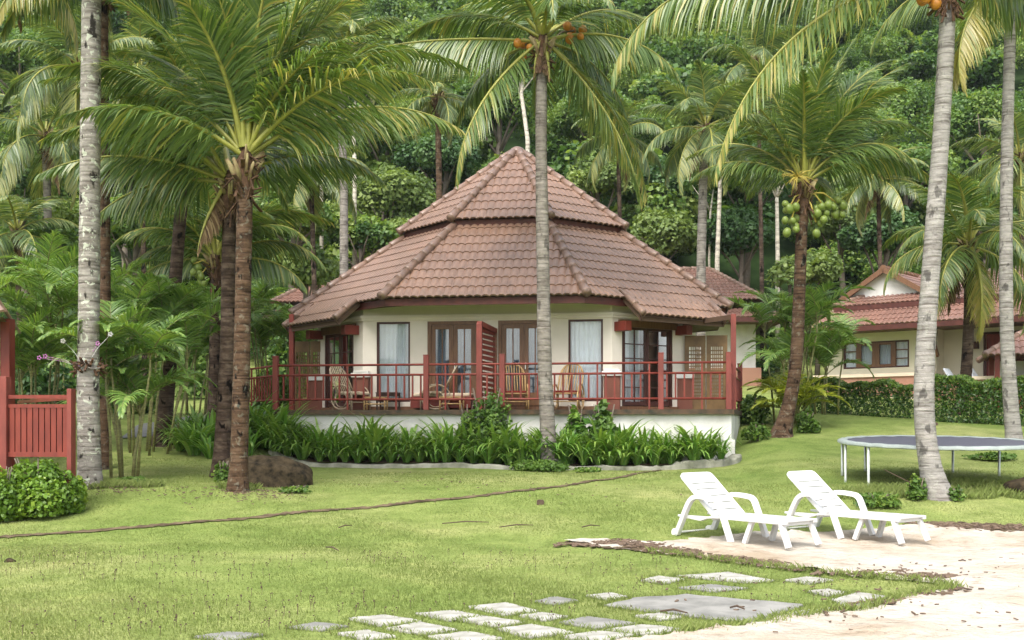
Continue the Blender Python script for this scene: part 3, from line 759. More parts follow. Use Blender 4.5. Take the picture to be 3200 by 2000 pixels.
# ================================================================== OTHER BUILDINGS
def hip_box(root, zb, x0, x1, y0, y1, z_e, rise, ridge_in, mat, caps=True, roofname='roof', amp=.03):
    """hip roof over a rectangle in the root's local axes; z values are world heights"""
    V_ = lambda x, y, z: Vector((x, y, z - zb))
    ym = (y0+y1)/2
    r0, r1 = V_(x0+ridge_in, ym, z_e+rise), V_(x1-ridge_in, ym, z_e+rise)
    a, b, c, d = V_(x0, y0, z_e), V_(x1, y0, z_e), V_(x1, y1, z_e), V_(x0, y1, z_e)
    mb = MB(); roof_plane(mb, a, b, r1, r0, amp=amp, per=6); roof_plane(mb, b, c, r1, r1, amp=amp, per=6); roof_plane(mb, d, a, r0, r0, amp=amp, per=6); roof_plane(mb, c, d, r0, r1, amp=amp, per=4)
    o = mb.build(roofname, mat, root, True)
    for p, q in ((a, r0), (b, r1), (c, r1), (d, r0), (r0, r1)): h = MB(); hip_caps(h, p, q); h.build('ridge_tile', M['roof_ridge'], o, True)
    return o
def tier(root, zb, x0, x1, y0, y1, z_e, ins, rise, mat):
    """a skirt of roof: outer rectangle at z_e, inner rectangle ins further in and rise higher"""
    V_ = lambda x, y, z: Vector((x, y, z - zb))
    o_ = [V_(x0, y0, z_e), V_(x1, y0, z_e), V_(x1, y1, z_e), V_(x0, y1, z_e)]
    i_ = [V_(x0+ins, y0+ins, z_e+rise), V_(x1-ins, y0+ins, z_e+rise), V_(x1-ins, y1-ins, z_e+rise), V_(x0+ins, y1-ins, z_e+rise)]
    mb = MB(); h = MB(); fm = MB()
    for k in range(4):
        roof_plane(mb, o_[k], o_[(k+1) % 4], i_[(k+1) % 4], i_[k], per=6)
        dn = Vector((0, 0, -.22)); fm.quad(o_[k]+dn, o_[(k+1) % 4]+dn, o_[(k+1) % 4]+Vector((0, 0, -.02)), o_[k]+Vector((0, 0, -.02)))
    o = mb.build('roof', mat, root, True); fm.build('fascia', M['fascia'], root)
    for k in range(4): h = MB(); hip_caps(h, o_[k], i_[k]); h.build('ridge_tile', M['roof_ridge'], o, True)
    sm = MB(); sm.quad(*[p+Vector((0, 0, -.2)) for p in o_]); sm.build('soffit', M['soffit'], root)
# long villa behind the cottage
vz = 3.3
vil = empty('long_villa', (-3.5, 53.0, vz), R(-3))
tag(vil, 'long villa whose red-brown tiled ridge shows just behind the cottage roof', 'villa')
def VL(px, py, Y): p = PT(px, py, Y) - Vector((-3.5, 53, 0)); return Matrix.Rotation(R(3), 3, 'Z') @ p
xr = VL(1800, 715, 50).x; xl = VL(640, 715, 50).x
hip_box(vil, vz, xl, xr, -3.2, 6.2, VL(1700, 712, 50).z, 2.0, 1.9, M['roof_red'])
tier(vil, vz, xl-.6, xr+.7, -4.0, 7.0, VL(1700, 752, 49).z, .9, .45, M['roof_red'])
b = MB(); b.box(xl+.3, xr-.3, -2.4, 5.4, 0, VL(1700, 745, 49).z - vz); b.build('wall', M['white_wall'], vil)
b = MB(); b.box(xl+.1, xr-.1, -2.7, 5.7, 0, .9); b.build('low_wall', M['pink'], vil)
vf = Frame((xl+.3, -2.41), (xr-.3, -2.41), vz)
for x in (xr-xl-2.2, xr-xl-6.2): window(vf, vil, x-1.0, x+.6, vz+1.1, vz+2.3, M['dark_frame'], 2, 2, 'curtain', .08, .05)

# bungalow beside the clipped hedge
BZ = 2.2
bo = PT(1892, 1000, 45.5); bo.z = BZ
bun = empty('gabled_bungalow', bo, R(-42))
tag(bun, 'cream bungalow with white gable, two roof tiers and pink low wall', 'bungalow')
BW = 13.0
bE = 5.55
bm = MB(); fr = Frame((.7, .9), (5.3, .9), BZ)
wall_with_openings(bm, fr, 0, 4.6, BZ-.8, bE+.3, [(.75, 3.5, 3.92, 5.0)], .2)
bm.box(.7, .9, 1.1, 9, -.8, bE+.3-BZ)
fr2 = Frame((5.3, 1.6), (BW, 1.6), BZ)
wall_with_openings(bm, fr2, 0, BW-5.3, BZ-.8, bE+.3, [(1.6, 3.3, 3.0, 5.1)], .2)
bm.box(5.1, 5.3, .9, 1.6, -.8, bE+.3-BZ)
bm.build('wall', M['frieze'], bun)
wn = window(fr, bun, .75, 3.5, 3.92, 5.0, M['dark_frame'], 1, 1, None, .07, .06)
wf = MB()
for x in (1.35, 2.12, 2.9): fr.box(wf, x-.05, x+.05, -.1, .0, 3.97, 4.95)
for x0, x1 in ((.82, 1.3), (2.95, 3.43)):
    for z in (4.28, 4.62): fr.box(wf, x0, x1, -.08, -.02, z-.02, z+.02)
for x0, x1 in ((1.4, 2.07), (2.17, 2.85)):
    fr.box(wf, x0, x0+.1, -.09, -.01, 3.97, 4.95); fr.box(wf, x1-.1, x1, -.09, -.01, 3.97, 4.95); fr.box(wf, x0, x1, -.09, -.012, 4.85, 4.95); fr.box(wf, x0, x1, -.09, -.012, 3.97, 4.07)
wf.build('casement', M['brown_wood'], wn)
for x0, x1, mm in ((.8, 1.33, 'curtain'), (1.36, 2.9, 'reflection_grey_cloth'), (2.92, 3.45, 'curtain')): curtain(fr, wn, x0, x1, 3.95, 4.97, -.15, M[mm], int(x0*10))
dr = MB(); fr2.box(dr, 1.6, 3.3, -.12, -.06, 3.0, 5.1); dr.build('door', M['red_wood'], bun)
dr = MB(); fr2.box(dr, 1.52, 1.6, -.1, .04, 3.0, 5.18); fr2.box(dr, 3.3, 3.38, -.1, .04, 3.0, 5.18); fr2.box(dr, 1.6, 3.3, -.1, .04, 5.1, 5.18); dr.build('door_frame', M['dark_frame'], bun)
for x, z in ((4.1, 4.9), (1.2, 4.7)):
    lb = MB(); fr2.box(lb, x-.15, x+.15, 0, .18, z-.14, z+.14); lb.build('wall_lamp', M['dark_frame'], bun)
br = MB(); br.bar((5.35, .5, bE-1.0-BZ), (5.35, -.1, bE-.2-BZ), .1, .12); br.bar((5.35, .85, bE-1.25-BZ), (5.35, .3, bE-.55-BZ), .1, .12); br.build('bracket', M['brown_wood'], bun)
lw = MB(); lw.box(.4, 5.3, .55, .72, -1.0, 3.55-BZ); lw.box(5.3, BW, -.4, -.22, -1.0, 3.3-BZ); lw.box(5.3, 5.47, -.22, .55, -1, 3.4-BZ); lw.build('low_wall', M['pink'], bun)
lc = MB(); lc.box(.3, 5.3, .48, .8, 3.55-BZ, 3.68-BZ); lc.box(5.3, BW, -.47, -.15, 3.3-BZ, 3.42-BZ); lc.build('coping', M['cap'], bun)
gp_ = MB(); gp_.box(9.2, 9.8, -.65, -.05, -1, 3.75-BZ); gp_.box(9.1, 9.9, -.75, .05, 3.75-BZ, 3.9-BZ); gp_.build('gate_pillar', M['cap'], bun, bevel=.03)
tier(bun, BZ, -.3, BW+1, -.5, 10, bE, 1.55, .85, M['roof_red'])
tier(bun, BZ, 1.0, BW, .75, 8.8, bE+.95, 1.0, .45, M['roof_red'])
# gable facing the lawn, on top of the second tier
gz0 = bE + 1.28
def BV(x, y, z): return Vector((x, y, z-BZ))
gx0, gx1, gy = 1.15, 4.75, 1.35; gxm = (gx0+gx1)/2; gh = 1.12
gm = MB(); gm.v += [tuple(BV(gx0, gy+.3, gz0)), tuple(BV(gx1, gy+.3, gz0)), tuple(BV(gxm, gy+.3, gz0+gh-.05)), tuple(BV(gx0, gy+.5, gz0)), tuple(BV(gx1, gy+.5, gz0)), tuple(BV(gxm, gy+.5, gz0+gh-.05))]
gm.face((0, 1, 2)); gm.face((5, 4, 3)); gm.face((0, 3, 4, 1)); gm.build('gable', M['white_wall'], bun)
gm = MB(); roof_plane(gm, BV(gx0-.25, 8.5, gz0-.15), BV(gx0-.25, gy, gz0-.15), BV(gxm, gy, gz0+gh), BV(gxm, 8.5, gz0+gh), per=6)
roof_plane(gm, BV(gx1+.25, gy, gz0-.15), BV(gx1+.25, 8.5, gz0-.15), BV(gxm, 8.5, gz0+gh), BV(gxm, gy, gz0+gh), per=6)
gm.build('gable_roof', M['roof_red'], bun, True)
gm = MB(); gm.bar(BV(gx0-.3, gy, gz0-.2), BV(gxm, gy, gz0+gh-.02), .1, .2); gm.bar(BV(gxm, gy, gz0+gh-.02), BV(gx1+.3, gy, gz0-.2), .1, .2); hip_caps(gm, BV(gxm, gy, gz0+gh+.02), BV(gxm, 8.5, gz0+gh+.02)); gm.build('barge_board', M['brown_wood'], bun)
mr = MB(); roof_plane(mr, BV(gxm, 2.0, gz0+.05), BV(BW-1, 2.0, gz0+.05), BV(BW-2.4, 4.9, gz0+gh+.1), BV(gxm, 4.9, gz0+gh+.1), per=6)
roof_plane(mr, BV(BW-1, 2.0, gz0+.05), BV(BW-1, 7.8, gz0+.05), BV(BW-2.4, 4.9, gz0+gh+.1), BV(BW-2.4, 4.9, gz0+gh+.1), per=6)
mr.build('main_roof', M['roof_red'], bun, True)
fl = MB(); fl.box(.7, BW, -.2, 1.9, -1.2, 3.0-BZ-.3); fl.build('porch_floor', M['cap'], bun)

# little pavilion at the picture edge
pz = 2.0; po = PT(2440, 1000, 38); po.z = pz
pav = empty('garden_pavilion', po, R(-20)); tag(pav, 'small open pavilion with red tiled hip roof next to the bungalow porch', 'pavilion')
hip_box(pav, pz, -1.6, 2.6, -1.6, 2.2, 4.0, 1.2, 1.9, M['roof_red'])
for x, y in ((-1.2, -1.2), (2.2, -1.2), (-1.2, 1.8), (2.2, 1.8)):
    b = MB(); b.box(x-.08, x+.08, y-.08, y+.08, 0, 2.1); b.build('post', M['red_wood'], pav)
b = MB(); b.box(-1.3, 2.3, -1.3, 1.9, -.3, .1); b.build('floor_slab', M['cap'], pav)
b = MB(); b.box(-1.1, 2.1, 1.74, 1.78, .5, 1.95); b.build('hanging_cloth', M['curtain'], pav)
b = MB(); b.box(-1.05, 2.05, -1.3, -1.1, .0, .75); b.build('low_wall', M['red_wood'], pav)

# neighbouring veranda at the picture edge, mostly out of frame
NZ = .3; no = PT(-40, 1000, 18.0); no.z = NZ
nb = empty('neighbour_bungalow', no, R(-4)); tag(nb, 'red veranda railing and roof corner of a bungalow behind the golden bush', 'bungalow')
nr = empty('railing', (0, 0, 0), 0, nb)
zt = 2.16-NZ
XR = (175+40)*18/F; XL = (11+40)*18/F
for x in (XL, XR):
    hw_ = .085 if x == XL else .038
    b = MB(); b.box(x-hw_, x+hw_, -.085, .085, .4, zt+.3 - (0 if x == XL else .2)); b.build('post', M['pink_wood'], nr, bevel=.008)
b = MB(); b.box(-1.2, XR, -.03, .03, zt-.06, zt); b.build('rail', M['red_wood'], nr)
b = MB(); b.box(-1.2, XR, -.03, .03, zt-.21, zt-.15); b.build('rail', M['red_wood'], nr)
b = MB(); b.box(-1.2, XR, -.03, .03, .85, .93); b.build('rail', M['red_wood'], nr)
for i in range(20):
    x = XR - .09 - i*.1
    if abs(x-XL) < .09: continue
    b = MB(); b.box(x-.041, x+.041, -.02, .02, .93, zt-.21); b.build('baluster', M['red_wood'], nr)
b = MB(); b.bar((XR, 0, zt-.05), (XR-2.6, 3.2, zt-.05), .05, .06); b.bar((XR, 0, zt-.33), (XR-2.6, 3.2, zt-.33), .05, .06); b.bar((XR-.1, .1, .95), (XR-2.6, 3.2, .95), .05, .06); b.build('rail', M['red_wood'], nr)
for i in range(1, 22):
    t = i/22; b = MB(); x, y = XR-2.6*t, 3.2*t; b.box(x-.03, x+.03, y-.03, y+.03, .95, zt-.33); b.build('baluster', M['red_wood'], nr)
b = MB()
for z0_, z1_, k_ in ((.35, .55, 0), (-.4, .349, .15)):
    n0 = len(b.v)
    for z in (z0_, z1_):
        for x, y in ((-1.5, -.05+k_), (XR+.05-k_, -.05+k_), (XR-2.55-k_, 3.25), (-1.5, 3.25)): b.v.append((x, y, z))
    for q in ((0,3,2,1), (4,5,6,7), (0,1,5,4), (1,2,6,5), (2,3,7,6), (3,0,4,7)): b.face([n0+i for i in q])
b.build('deck', M['deck'], nb)
vp = PT(2, 0, 20).x - no.x
b = MB(); b.box(vp-.12, vp+.05, 1.9, 2.1, .55, 3.3); b.build('veranda_post', M['red_wood'], nb)
V0 = lambda px, py, Y: (PT(px, py, Y) - no)
rc = PT(2, 0, 19.0).x - no.x
rm = MB(); roof_plane(rm, Vector((-5, 1.0, 3.32)), Vector((rc, 1.0, 3.32)), Vector((rc-2.2, 3.4, 4.9)), Vector((-5, 3.4, 4.9))); roof_plane(rm, Vector((rc, 1.0, 3.32)), Vector((rc-2.2, 5.6, 3.32)), Vector((rc-4.0, 5.2, 4.9)), Vector((rc-2.2, 3.4, 4.9)))
rm.build('roof', M['roof'], nb, True)
sm = MB(); sm.v += [(-5, 1.05, 3.24), (rc-.05, 1.05, 3.24), (rc-2.25, 5.5, 3.24), (-5, 5.5, 3.24)]; sm.face((0, 3, 2, 1)); sm.build('soffit', M['soffit'], nb)

# ================================================================== PALMS
UPV = np.array([0., 0, 1])
def nrmz(a): return a / np.maximum(np.linalg.norm(a, axis=-1, keepdims=True), 1e-9)
def frond(Ln, p0, droop, nl=64, ll=.95, lw=.034, hang=.55, vee=.25, seed=0, side=0.0, bare=.14, yel=0.0, roll=0.0, rib=.03, seg=3, dpow=1.35):
    """one feather frond in the x-z plane; returns V, Fq, tint, mi"""
    rg = np.random.RandomState(seed)
    n = 22; s = np.linspace(0, 1, n)
    pit = p0 - droop * s**dpow; yaw = side * s**1.5
    T = np.stack([np.cos(pit)*np.cos(yaw), np.cos(pit)*np.sin(yaw), np.sin(pit)], 1)
    Pn = np.zeros((n, 3)); Pn[1:] = np.cumsum((T[1:]+T[:-1])/2 * (Ln/(n-1)), 0)
    S = nrmz(np.cross(T, UPV)); bad = np.linalg.norm(np.cross(T, UPV), axis=1) < .05
    S[bad] = np.array([0, -1., 0]); S = np.where((S[:, 1:2] > 0) & (np.abs(yaw)[:, None] < .5), -S, S)
    N = nrmz(np.cross(S, T))
    cr, sr = math.cos(roll), math.sin(roll); S, N = S*cr + N*sr, N*cr - S*sr
    V = []; Fq = []; tint = []; mi = []
    # rachis: 4-sided tapering bar
    rr = rib*(1.25*(1-s)**.8 + .12)
    for j, (a, b) in enumerate(((1, .0), (0, .8), (-1, .0), (0, -.9))): pass
    ring = np.stack([Pn + S*rr[:, None]*a + N*rr[:, None]*b for a, b in ((1.2, 0), (0, .7), (-1.2, 0), (0, -.8))], 1)
    V.append(ring.reshape(-1, 3)); base = 0
    for i in range(n-1):
        for j in range(4): Fq.append((i*4+j, i*4+(j+1) % 4, (i+1)*4+(j+1) % 4, (i+1)*4+j))
    tint.append(np.full(n*4, .8)); mi += [1]*((n-1)*4); base = n*4
    t = bare + (1-bare)*np.linspace(0, 1, nl)**.92
    for sd in (1, -1):
        tt = np.clip(t + rg.uniform(-.004, .004, nl), 0, 1)
        Pb = np.stack([np.interp(tt, s, Pn[:, k]) for k in range(3)], 1)
        Tb = nrmz(np.stack([np.interp(tt, s, T[:, k]) for k in range(3)], 1)); Sb = nrmz(np.stack([np.interp(tt, s, S[:, k]) for k in range(3)], 1)); Nb = np.cross(Sb, Tb)
        u = (tt-bare)/(1-bare)
        ang = R(72) - R(50)*u + rg.uniform(-.07, .07, nl)
        L_ = ll*(.35 + .65*np.sin(np.clip(u*1.18+.16, 0, 1)*math.pi)**.6) * rg.uniform(.85, 1.1, nl); L_ = np.where(u > .85, L_*(1-(u-.85)*2.6), L_)
        ve = vee + rg.uniform(-.13, .13, nl)
        d = nrmz(Tb*np.cos(ang)[:, None] + (sd*Sb*np.cos(ve)[:, None] + Nb*np.sin(ve)[:, None])*np.sin(ang)[:, None])
        hg = hang * .36 * rg.uniform(.4, 1.6, nl)
        wdir = nrmz(Tb - d*(Tb*d).sum(1, keepdims=True))
        wdir = nrmz(wdir + Nb*rg.uniform(-.5, .5, (nl, 1)))
        pts = [Pb]; cur = d
        for k in range(seg):
            cur = nrmz(cur - UPV*(hg*(.25+.75*k))[:, None]); pts.append(pts[-1] + cur*(L_/seg)[:, None])
        ws = [.55, 1.0, .75, .06] if seg == 3 else list(np.linspace(.9, .08, seg+1))
        vv = np.zeros((nl, (seg+1)*2, 3))
        for k in range(seg+1):
            hw = (lw/2*ws[k]*rg.uniform(.85, 1.15, nl))[:, None]
            vv[:, 2*k] = pts[k] + wdir*hw; vv[:, 2*k+1] = pts[k] - wdir*hw
        V.append(vv.reshape(-1, 3)); per = (seg+1)*2
        st = base + np.arange(nl)*per
        for k in range(seg):
            Fq += [tuple(x) for x in np.stack([st+2*k, st+2*k+1, st+2*k+3, st+2*k+2], 1)]
        mi += [0]*(nl*seg); base += nl*per
        tn = np.clip(rg.normal(.5, .23, nl) + yel*.45 + (.12+.5*yel)*u, 0, 1)
        tn = np.where(rg.uniform(0, 1, nl) < .03+.1*yel, .95, tn)
        tint.append(np.repeat(tn, per))
    return np.concatenate(V), np.array(Fq), np.concatenate(tint), np.array(mi)
def rotz(V, a):
    c, s = math.cos(a), math.sin(a); return V @ np.array([[c, s, 0], [-s, c, 0], [0, 0, 1.]])
def cat_rom(pts, per=12):
    pts = [Vector(p) for p in pts]; q = [pts[0]*2-pts[1]] + pts + [pts[-1]*2-pts[-2]]; out = []
    for i in range(1, len(q)-2):
        for k in range(per):
            t = k/per; a, b, c, d = q[i-1], q[i], q[i+1], q[i+2]
            out.append(.5*((2*b) + (c-a)*t + (2*a-5*b+4*c-d)*t*t + (3*b-a-3*c+d)*t*t*t))
    return out + [pts[-1]]
def trunk_mesh(parent, pts, r0, r1, mat, flare=.5, seg=16, seed=0, ring=.11, name='trunk', fl_h=.7):
    c = cat_rom(pts, 14); L_ = [0.]
    for a, b in zip(c, c[1:]): L_.append(L_[-1]+(b-a).length)
    tot = L_[-1]; k = max(12, int(tot/.045)); rng = np.random.RandomState(seed)
    arr = np.array([tuple(p) for p in c]); sl_ = np.linspace(0, tot, k)
    P = np.stack([np.interp(sl_, L_, arr[:, i]) for i in range(3)], 1)
    f = sl_/tot
    rad = r0 + (r1-r0)*f**.7 + r0*flare*np.exp(-sl_/fl_h*2.2)
    ph = sl_/ring + .5*np.sin(sl_*3.1+seed); rad = rad*(1 + .022*(1-(ph % 1.0))*1.5 - .015) + .012*np.sin(sl_*2.3+seed*2)*r0
    V = np.zeros((k, seg, 3)); an = np.arange(seg)/seg*2*math.pi
    for j in range(seg):
        rj = rad*(1+.05*np.sin(an[j]*3+seed+sl_*.8)*np.exp(-sl_*.3) + rng.uniform(-.012, .012, k))
        V[:, j, 0] = P[:, 0]+np.cos(an[j])*rj; V[:, j, 1] = P[:, 1]+np.sin(an[j])*rj; V[:, j, 2] = P[:, 2]
    i = (np.arange(k-1)[:, None]*seg + np.arange(seg)[None]).ravel(); i2 = (np.arange(k-1)[:, None]*seg + (np.arange(seg)[None]+1) % seg).ravel()
    me = np_mesh(name, V.reshape(-1, 3), np.stack([i, i2, i2+seg, i+seg], 1), mat, smooth_=True)
    return link_mesh(name, me, parent)
def crown_heart(parent, top, r, seed, dirn):
    """fibre sheath and old leaf bases under the fronds"""
    rng = random.Random(seed); b = MB()
    b.tube([top-dirn*.5, top-dirn*.2, top+dirn*.1, top+dirn*.4], [r*.95, r*1.15, r*1.1, r*.4], 10)
    for i in range(52):
        a = rng.uniform(0, 6.28); o = Vector((math.cos(a), math.sin(a), 0)); p = top + dirn*rng.uniform(-.62, .2) + o*r*.95
        q = p + o*rng.uniform(.04, .24) + Vector((rng.uniform(-.08, .08), rng.uniform(-.08, .08), rng.uniform(-.35, .32))); b.bar(p, q, rng.uniform(.02, .085), .018)
    pb_ = MB()
    for i in range(11):
        a = i*2.4+rng.uniform(-.3, .3); o = Vector((math.cos(a), math.sin(a), 0)); p = top + dirn*rng.uniform(-.3, .05) + o*r*.8; pb_.tube([p, p+o*.1+Vector((0, 0, .16)), p+o*.22+Vector((0, 0, rng.uniform(.22, .42)))], [.085, .06, .035], 7, sx=.5)
    pb_.build('leaf_base', M['petiole'], parent, True)
    return b.build('fibre_sheath', M['fibre'], parent)
FROND_CACHE = {}
def palm(label, pts, r0, r1, tmat, fronds, nuts=None, seed=0, group='coconut palms', leaf='palm', flare=.45, detail=1.0, heart=True, cat='palm tree', spread=None):
    """pts: world points of the trunk; fronds: list of (azimuth, pitch, droop, length, extras) in degrees and metres"""
    base = Vector(pts[0]); root = empty('coconut_palm', base); tag(root, label, cat, group)
    loc = [Vector(p)-base for p in pts]
    trunk_mesh(root, loc, r0, r1, M[tmat], flare, 16 if detail >= 1 else 10, seed)
    top = loc[-1]; d = (loc[-1]-loc[-2]).normalized()
    if heart: crown_heart(root, top, r1, seed, d)
    for i, fspec in enumerate(fronds):
        az, p0, dr, Ln = fspec[:4]; ex = dict(fspec[4]) if len(fspec) > 4 else {}; fm_ = ex.pop('mat', leaf)
        a = R(az); kw = dict(nl=int((72+8*Ln)*detail), ll=min(1.3, .32*Ln), vee=float(np.clip((p0-62)/55, -.95, .12)), roll=random.uniform(-.45, .45), lw=.05 if detail < 1 else .037, rib=.045 if detail >= 1 else .035, seed=seed*100+i, side=ex.pop('side', random.uniform(-.25, .25)))
        kw.update(ex)
        V, Fq, tn, mi = frond(Ln, R(p0), R(dr), **kw)
        V = rotz(V, a) + np.array(top + Vector((math.cos(a), math.sin(a), 0))*r1*.7 + Vector((0, 0, .1+.25*max(0, math.sin(R(p0))))))
        link_mesh('frond', np_mesh('frond', V, Fq, [M[fm_], M['midrib']], tn, mi), root)
    for nspec in (nuts or []):
        az, rr, dz, kind, cnt = nspec; rng = random.Random(seed*7+int(az)); b0 = top + Vector((math.cos(R(az))*rr, math.sin(R(az))*rr, dz))
        st = MB(); st.tube([top+Vector((0, 0, -.05)), top.lerp(b0, .6)+Vector((0, 0, .12)), b0], .022, 6); st.build('nut_stalk', M['flower_stalk' if kind != 'nut_orange' else 'branch'], root, True)
        placed = []
        for j in range(cnt):
            for _ in range(30):
                p = b0 + Vector((rng.uniform(-.21, .21), rng.uniform(-.2, .2), rng.uniform(-.3, .14)))
                if all((p-q).length > .15 for q in placed): break
            placed.append(p); r_ = rng.uniform(.08, .112)
            m_ = MB(); m_.ball(p, r_, 12, 8, sz=rng.uniform(1.05, 1.25), M=Matrix.Rotation(rng.uniform(-.5, .5), 3, 'X') @ Matrix.Rotation(rng.uniform(-.5, .5), 3, 'Y')); m_.build('coconut', M[kind], root, True)
    return root
def auto(n, Ln, seed, lo=-25, hi=82, yel=0.0, drop=1.0, skip=None, **ex):
    """a whole crown: golden-angle azimuths, young fronds upright and old ones hanging"""
    rng = random.Random(seed); out = []
    for i in range(n):
        az = (i*137.5 + rng.uniform(-14, 14) + seed*37) % 360; f = i/(n-1)
        if skip and skip[0] <= az <= skip[1]: continue
        p = lo + (hi-lo)*f**.85 + rng.uniform(-7, 7); d = (52 + 38*(1-abs(f-.45)) + rng.uniform(-10, 14))*drop
        e = dict(yel=yel*(rng.random() < .3) + (.55 if f < .12 else 0), hang=.5+.35*(1-f), vee=-.85+.95*f); e.update(ex)
        out.append((az, p, d, Ln*rng.uniform(.86, 1.06)*(.8+.2*math.sin(math.pi*min(1, f*.8+.25))), e))
    out.append(((seed*71) % 360, -62, 26, Ln*.62, dict(mat='dead', hang=1.2, vee=-.9, lw=.03)))
    return out

def pts_at(Y, *pp): return [PT(x, y, Y) for x, y in pp]
def base_on_ground(px, Y): return GY(px, Y) - Vector((0, 0, .06))

# --- the twin palms in front of the boulder
Y = 20.0
palm('brown-trunked coconut palm with huge green crown standing before the dark boulder', [base_on_ground(562, Y)] + pts_at(Y, (566, 1050), (572, 800), (577, 560), (580, 395)), .165, .14, 'trunk_brown', [
    (285, 89, 21.84, 3.3, dict(vee=.12, hang=.25, ll=1.05, nl=84)), (262, 83, 42, 3.0, dict(vee=.15, hang=.3)),
    (186, 67, 52.08, 4.3, dict(hang=.55)), (176, 49, 55.44, 3.9, dict(hang=.8)), (203, 33, 62.16, 3.2, dict(hang=.8)), (160, 83, 42, 4.2), (150, 59, 52.08, 3.9), (192, 81, 33.6, 4.0),
    (3, 59, 84, 4.7, dict(hang=.85, ll=1.05)), (14, 75, 55.44, 4.4, dict(hang=.6)), (344, 45, 73.92, 4.0, dict(hang=.85, yel=.25)), (28, 63, 67.2, 4.2), (352, 79, 46.2, 4.1), (330, 61, 67.2, 3.3, dict(hang=.7)), (8, 37, 65.52, 4.1, dict(hang=1.0, yel=.2)),
    (75, 77, 50.4, 4.0), (130, 85, 33.6, 4.0), (40, 83, 42, 4.2), (310, 87, 35.28, 3.4), (240, 77, 52.08, 3.0)],
    None, 11, flare=.35)
Y = 21.8
palm('dark coconut palm whose trunk runs just behind the brown trunk at the boulder', [base_on_ground(520, Y)] + pts_at(Y, (528, 1000), (538, 800), (541, 600), (543, 450)), .165, .135, 'trunk_dark', [
    (172, 40, 62, 4.3, dict(hang=.95)), (188, 22, 52, 3.6, dict(hang=1.0)), (205, 42, 80, 3.4, dict(hang=.9)), (160, 58, 66, 4.2, dict(hang=.8)), (182, 58, 70, 4.3, dict(hang=.8)), (140, 40, 66, 3.8),
    (220, 62, 90, 2.8), (12, 50, 80, 3.8), (30, 34, 66, 3.4), (352, 28, 70, 3.2), (215, -58, 24, 1.5, dict(mat='dead', hang=1.4, vee=-.9)), (350, -66, 20, 1.2, dict(mat='dead', hang=1.4, vee=-.9)), (110, 50, 70, 3.4), (165, 12, 60, 3.2, dict(hang=1.1))], None, 12, flare=.5)
# --- tall palm in front of the cottage
Y = 25.5
palm('tall coconut palm with straight grey trunk crossing the middle of the octagonal cottage', [base_on_ground(1299, Y)] + pts_at(Y, (1293, 1000), (1287, 860), (1283, 600), (1279, 350), (1280, 170), (1283, 110)), .19, .125, 'trunk_grey', [
    (180, 4, 20, 4.5, dict(hang=1.5, ll=1.15, vee=-1.0, roll=0, yel=.1)), (194, -40, 46, 4.0, dict(hang=.6, yel=.15, ll=1.1, vee=-.35, roll=.2)), (346, -46, 32, 4.4, dict(hang=.6, yel=.15, ll=1.15, vee=-.35)), (12, -36, 46, 4.4, dict(hang=.65, yel=.2, ll=1.15, vee=-.45)), (2, 14, 66, 3.4, dict(hang=.9)),
    (275, 42, 120, 2.4, dict(hang=.8)), (232, 58, 110, 2.6, dict(hang=.8)), (310, 50, 115, 2.5, dict(hang=.9)), (160, 34, 60, 3.6), (25, 40, 66, 3.6), (90, 60, 50, 3.6), (60, 40, 70, 3.4), (130, 50, 60, 3.5), (186, 52, 60, 3.6), (345, 60, 55, 3.6), (95, 5, 70, 3.2), (40, 4, 74, 3.2, dict(hang=.9)), (140, 2, 70, 3.2, dict(hang=.9)), (300, -70, 16, 1.0, dict(mat='dead', hang=1.4, vee=-.9)), (215, -72, 16, .9, dict(mat='dead', hang=1.4, vee=-.9))],
    [(170, .42, .06, 'nut_orange', 4), (12, .75, .42, 'nut_orange', 5)], 13, flare=.55)
# --- big palm beside the trampoline
Y = 18.9
palm('big grey coconut palm with orange nuts beside the trampoline', [base_on_ground(2222, Y)] + pts_at(Y, (2196, 1090), (2184, 980), (2186, 840), (2203, 600), (2220, 380), (2234, 150), (2240, 10), (2242, -40)), .185, .13, 'trunk_pale', [
    (184, -4, 74, 5.7, dict(hang=.5, yel=.35, ll=1.15, nl=110, vee=-.5, roll=0, dpow=1.0, side=.05)), (176, 9, 84, 6.5, dict(hang=1.8, yel=.2, ll=1.5, nl=120, vee=-.95, roll=0, dpow=2.3, side=0)), (204, 34, 84, 4.6, dict(hang=.8, yel=.1)), (165, 50, 60, 5.0), (150, 30, 60, 4.6),
    (330, 6, 96, 2.6, dict(hang=.9, yel=.2)), (352, -8, 80, 2.6, dict(hang=.9, yel=.3)), (15, 20, 76, 3.6, dict(hang=.9)), (40, 45, 60, 4.2), (80, 55, 60, 4.2), (120, 60, 60, 4.2), (300, 50, 80, 3.6), (240, 62, 70, 3.8), (270, 74, 50, 3.8), (0, 66, 60, 4.2), (180, 70, 50, 4.6)],
    [(185, .40, -.02, 'nut_orange', 8), (215, .34, -.2, 'nut_orange', 4)], 14, flare=.75)
# --- palm at the far edge of the trampoline
Y = 26.5
palm("tall pale palm at the trampoline's far side, its trunk passing the pavilion roof", [base_on_ground(2398, Y)] + pts_at(Y, (2388, 950), (2379, 760), (2378, 500), (2382, 260), (2388, 60), (2391, -40)), .18, .125, 'trunk_pale', auto(18, 3.6, 15, -20, 80, .3), [(200, .35, -.1, 'nut_orange', 3)], 15, flare=.4)
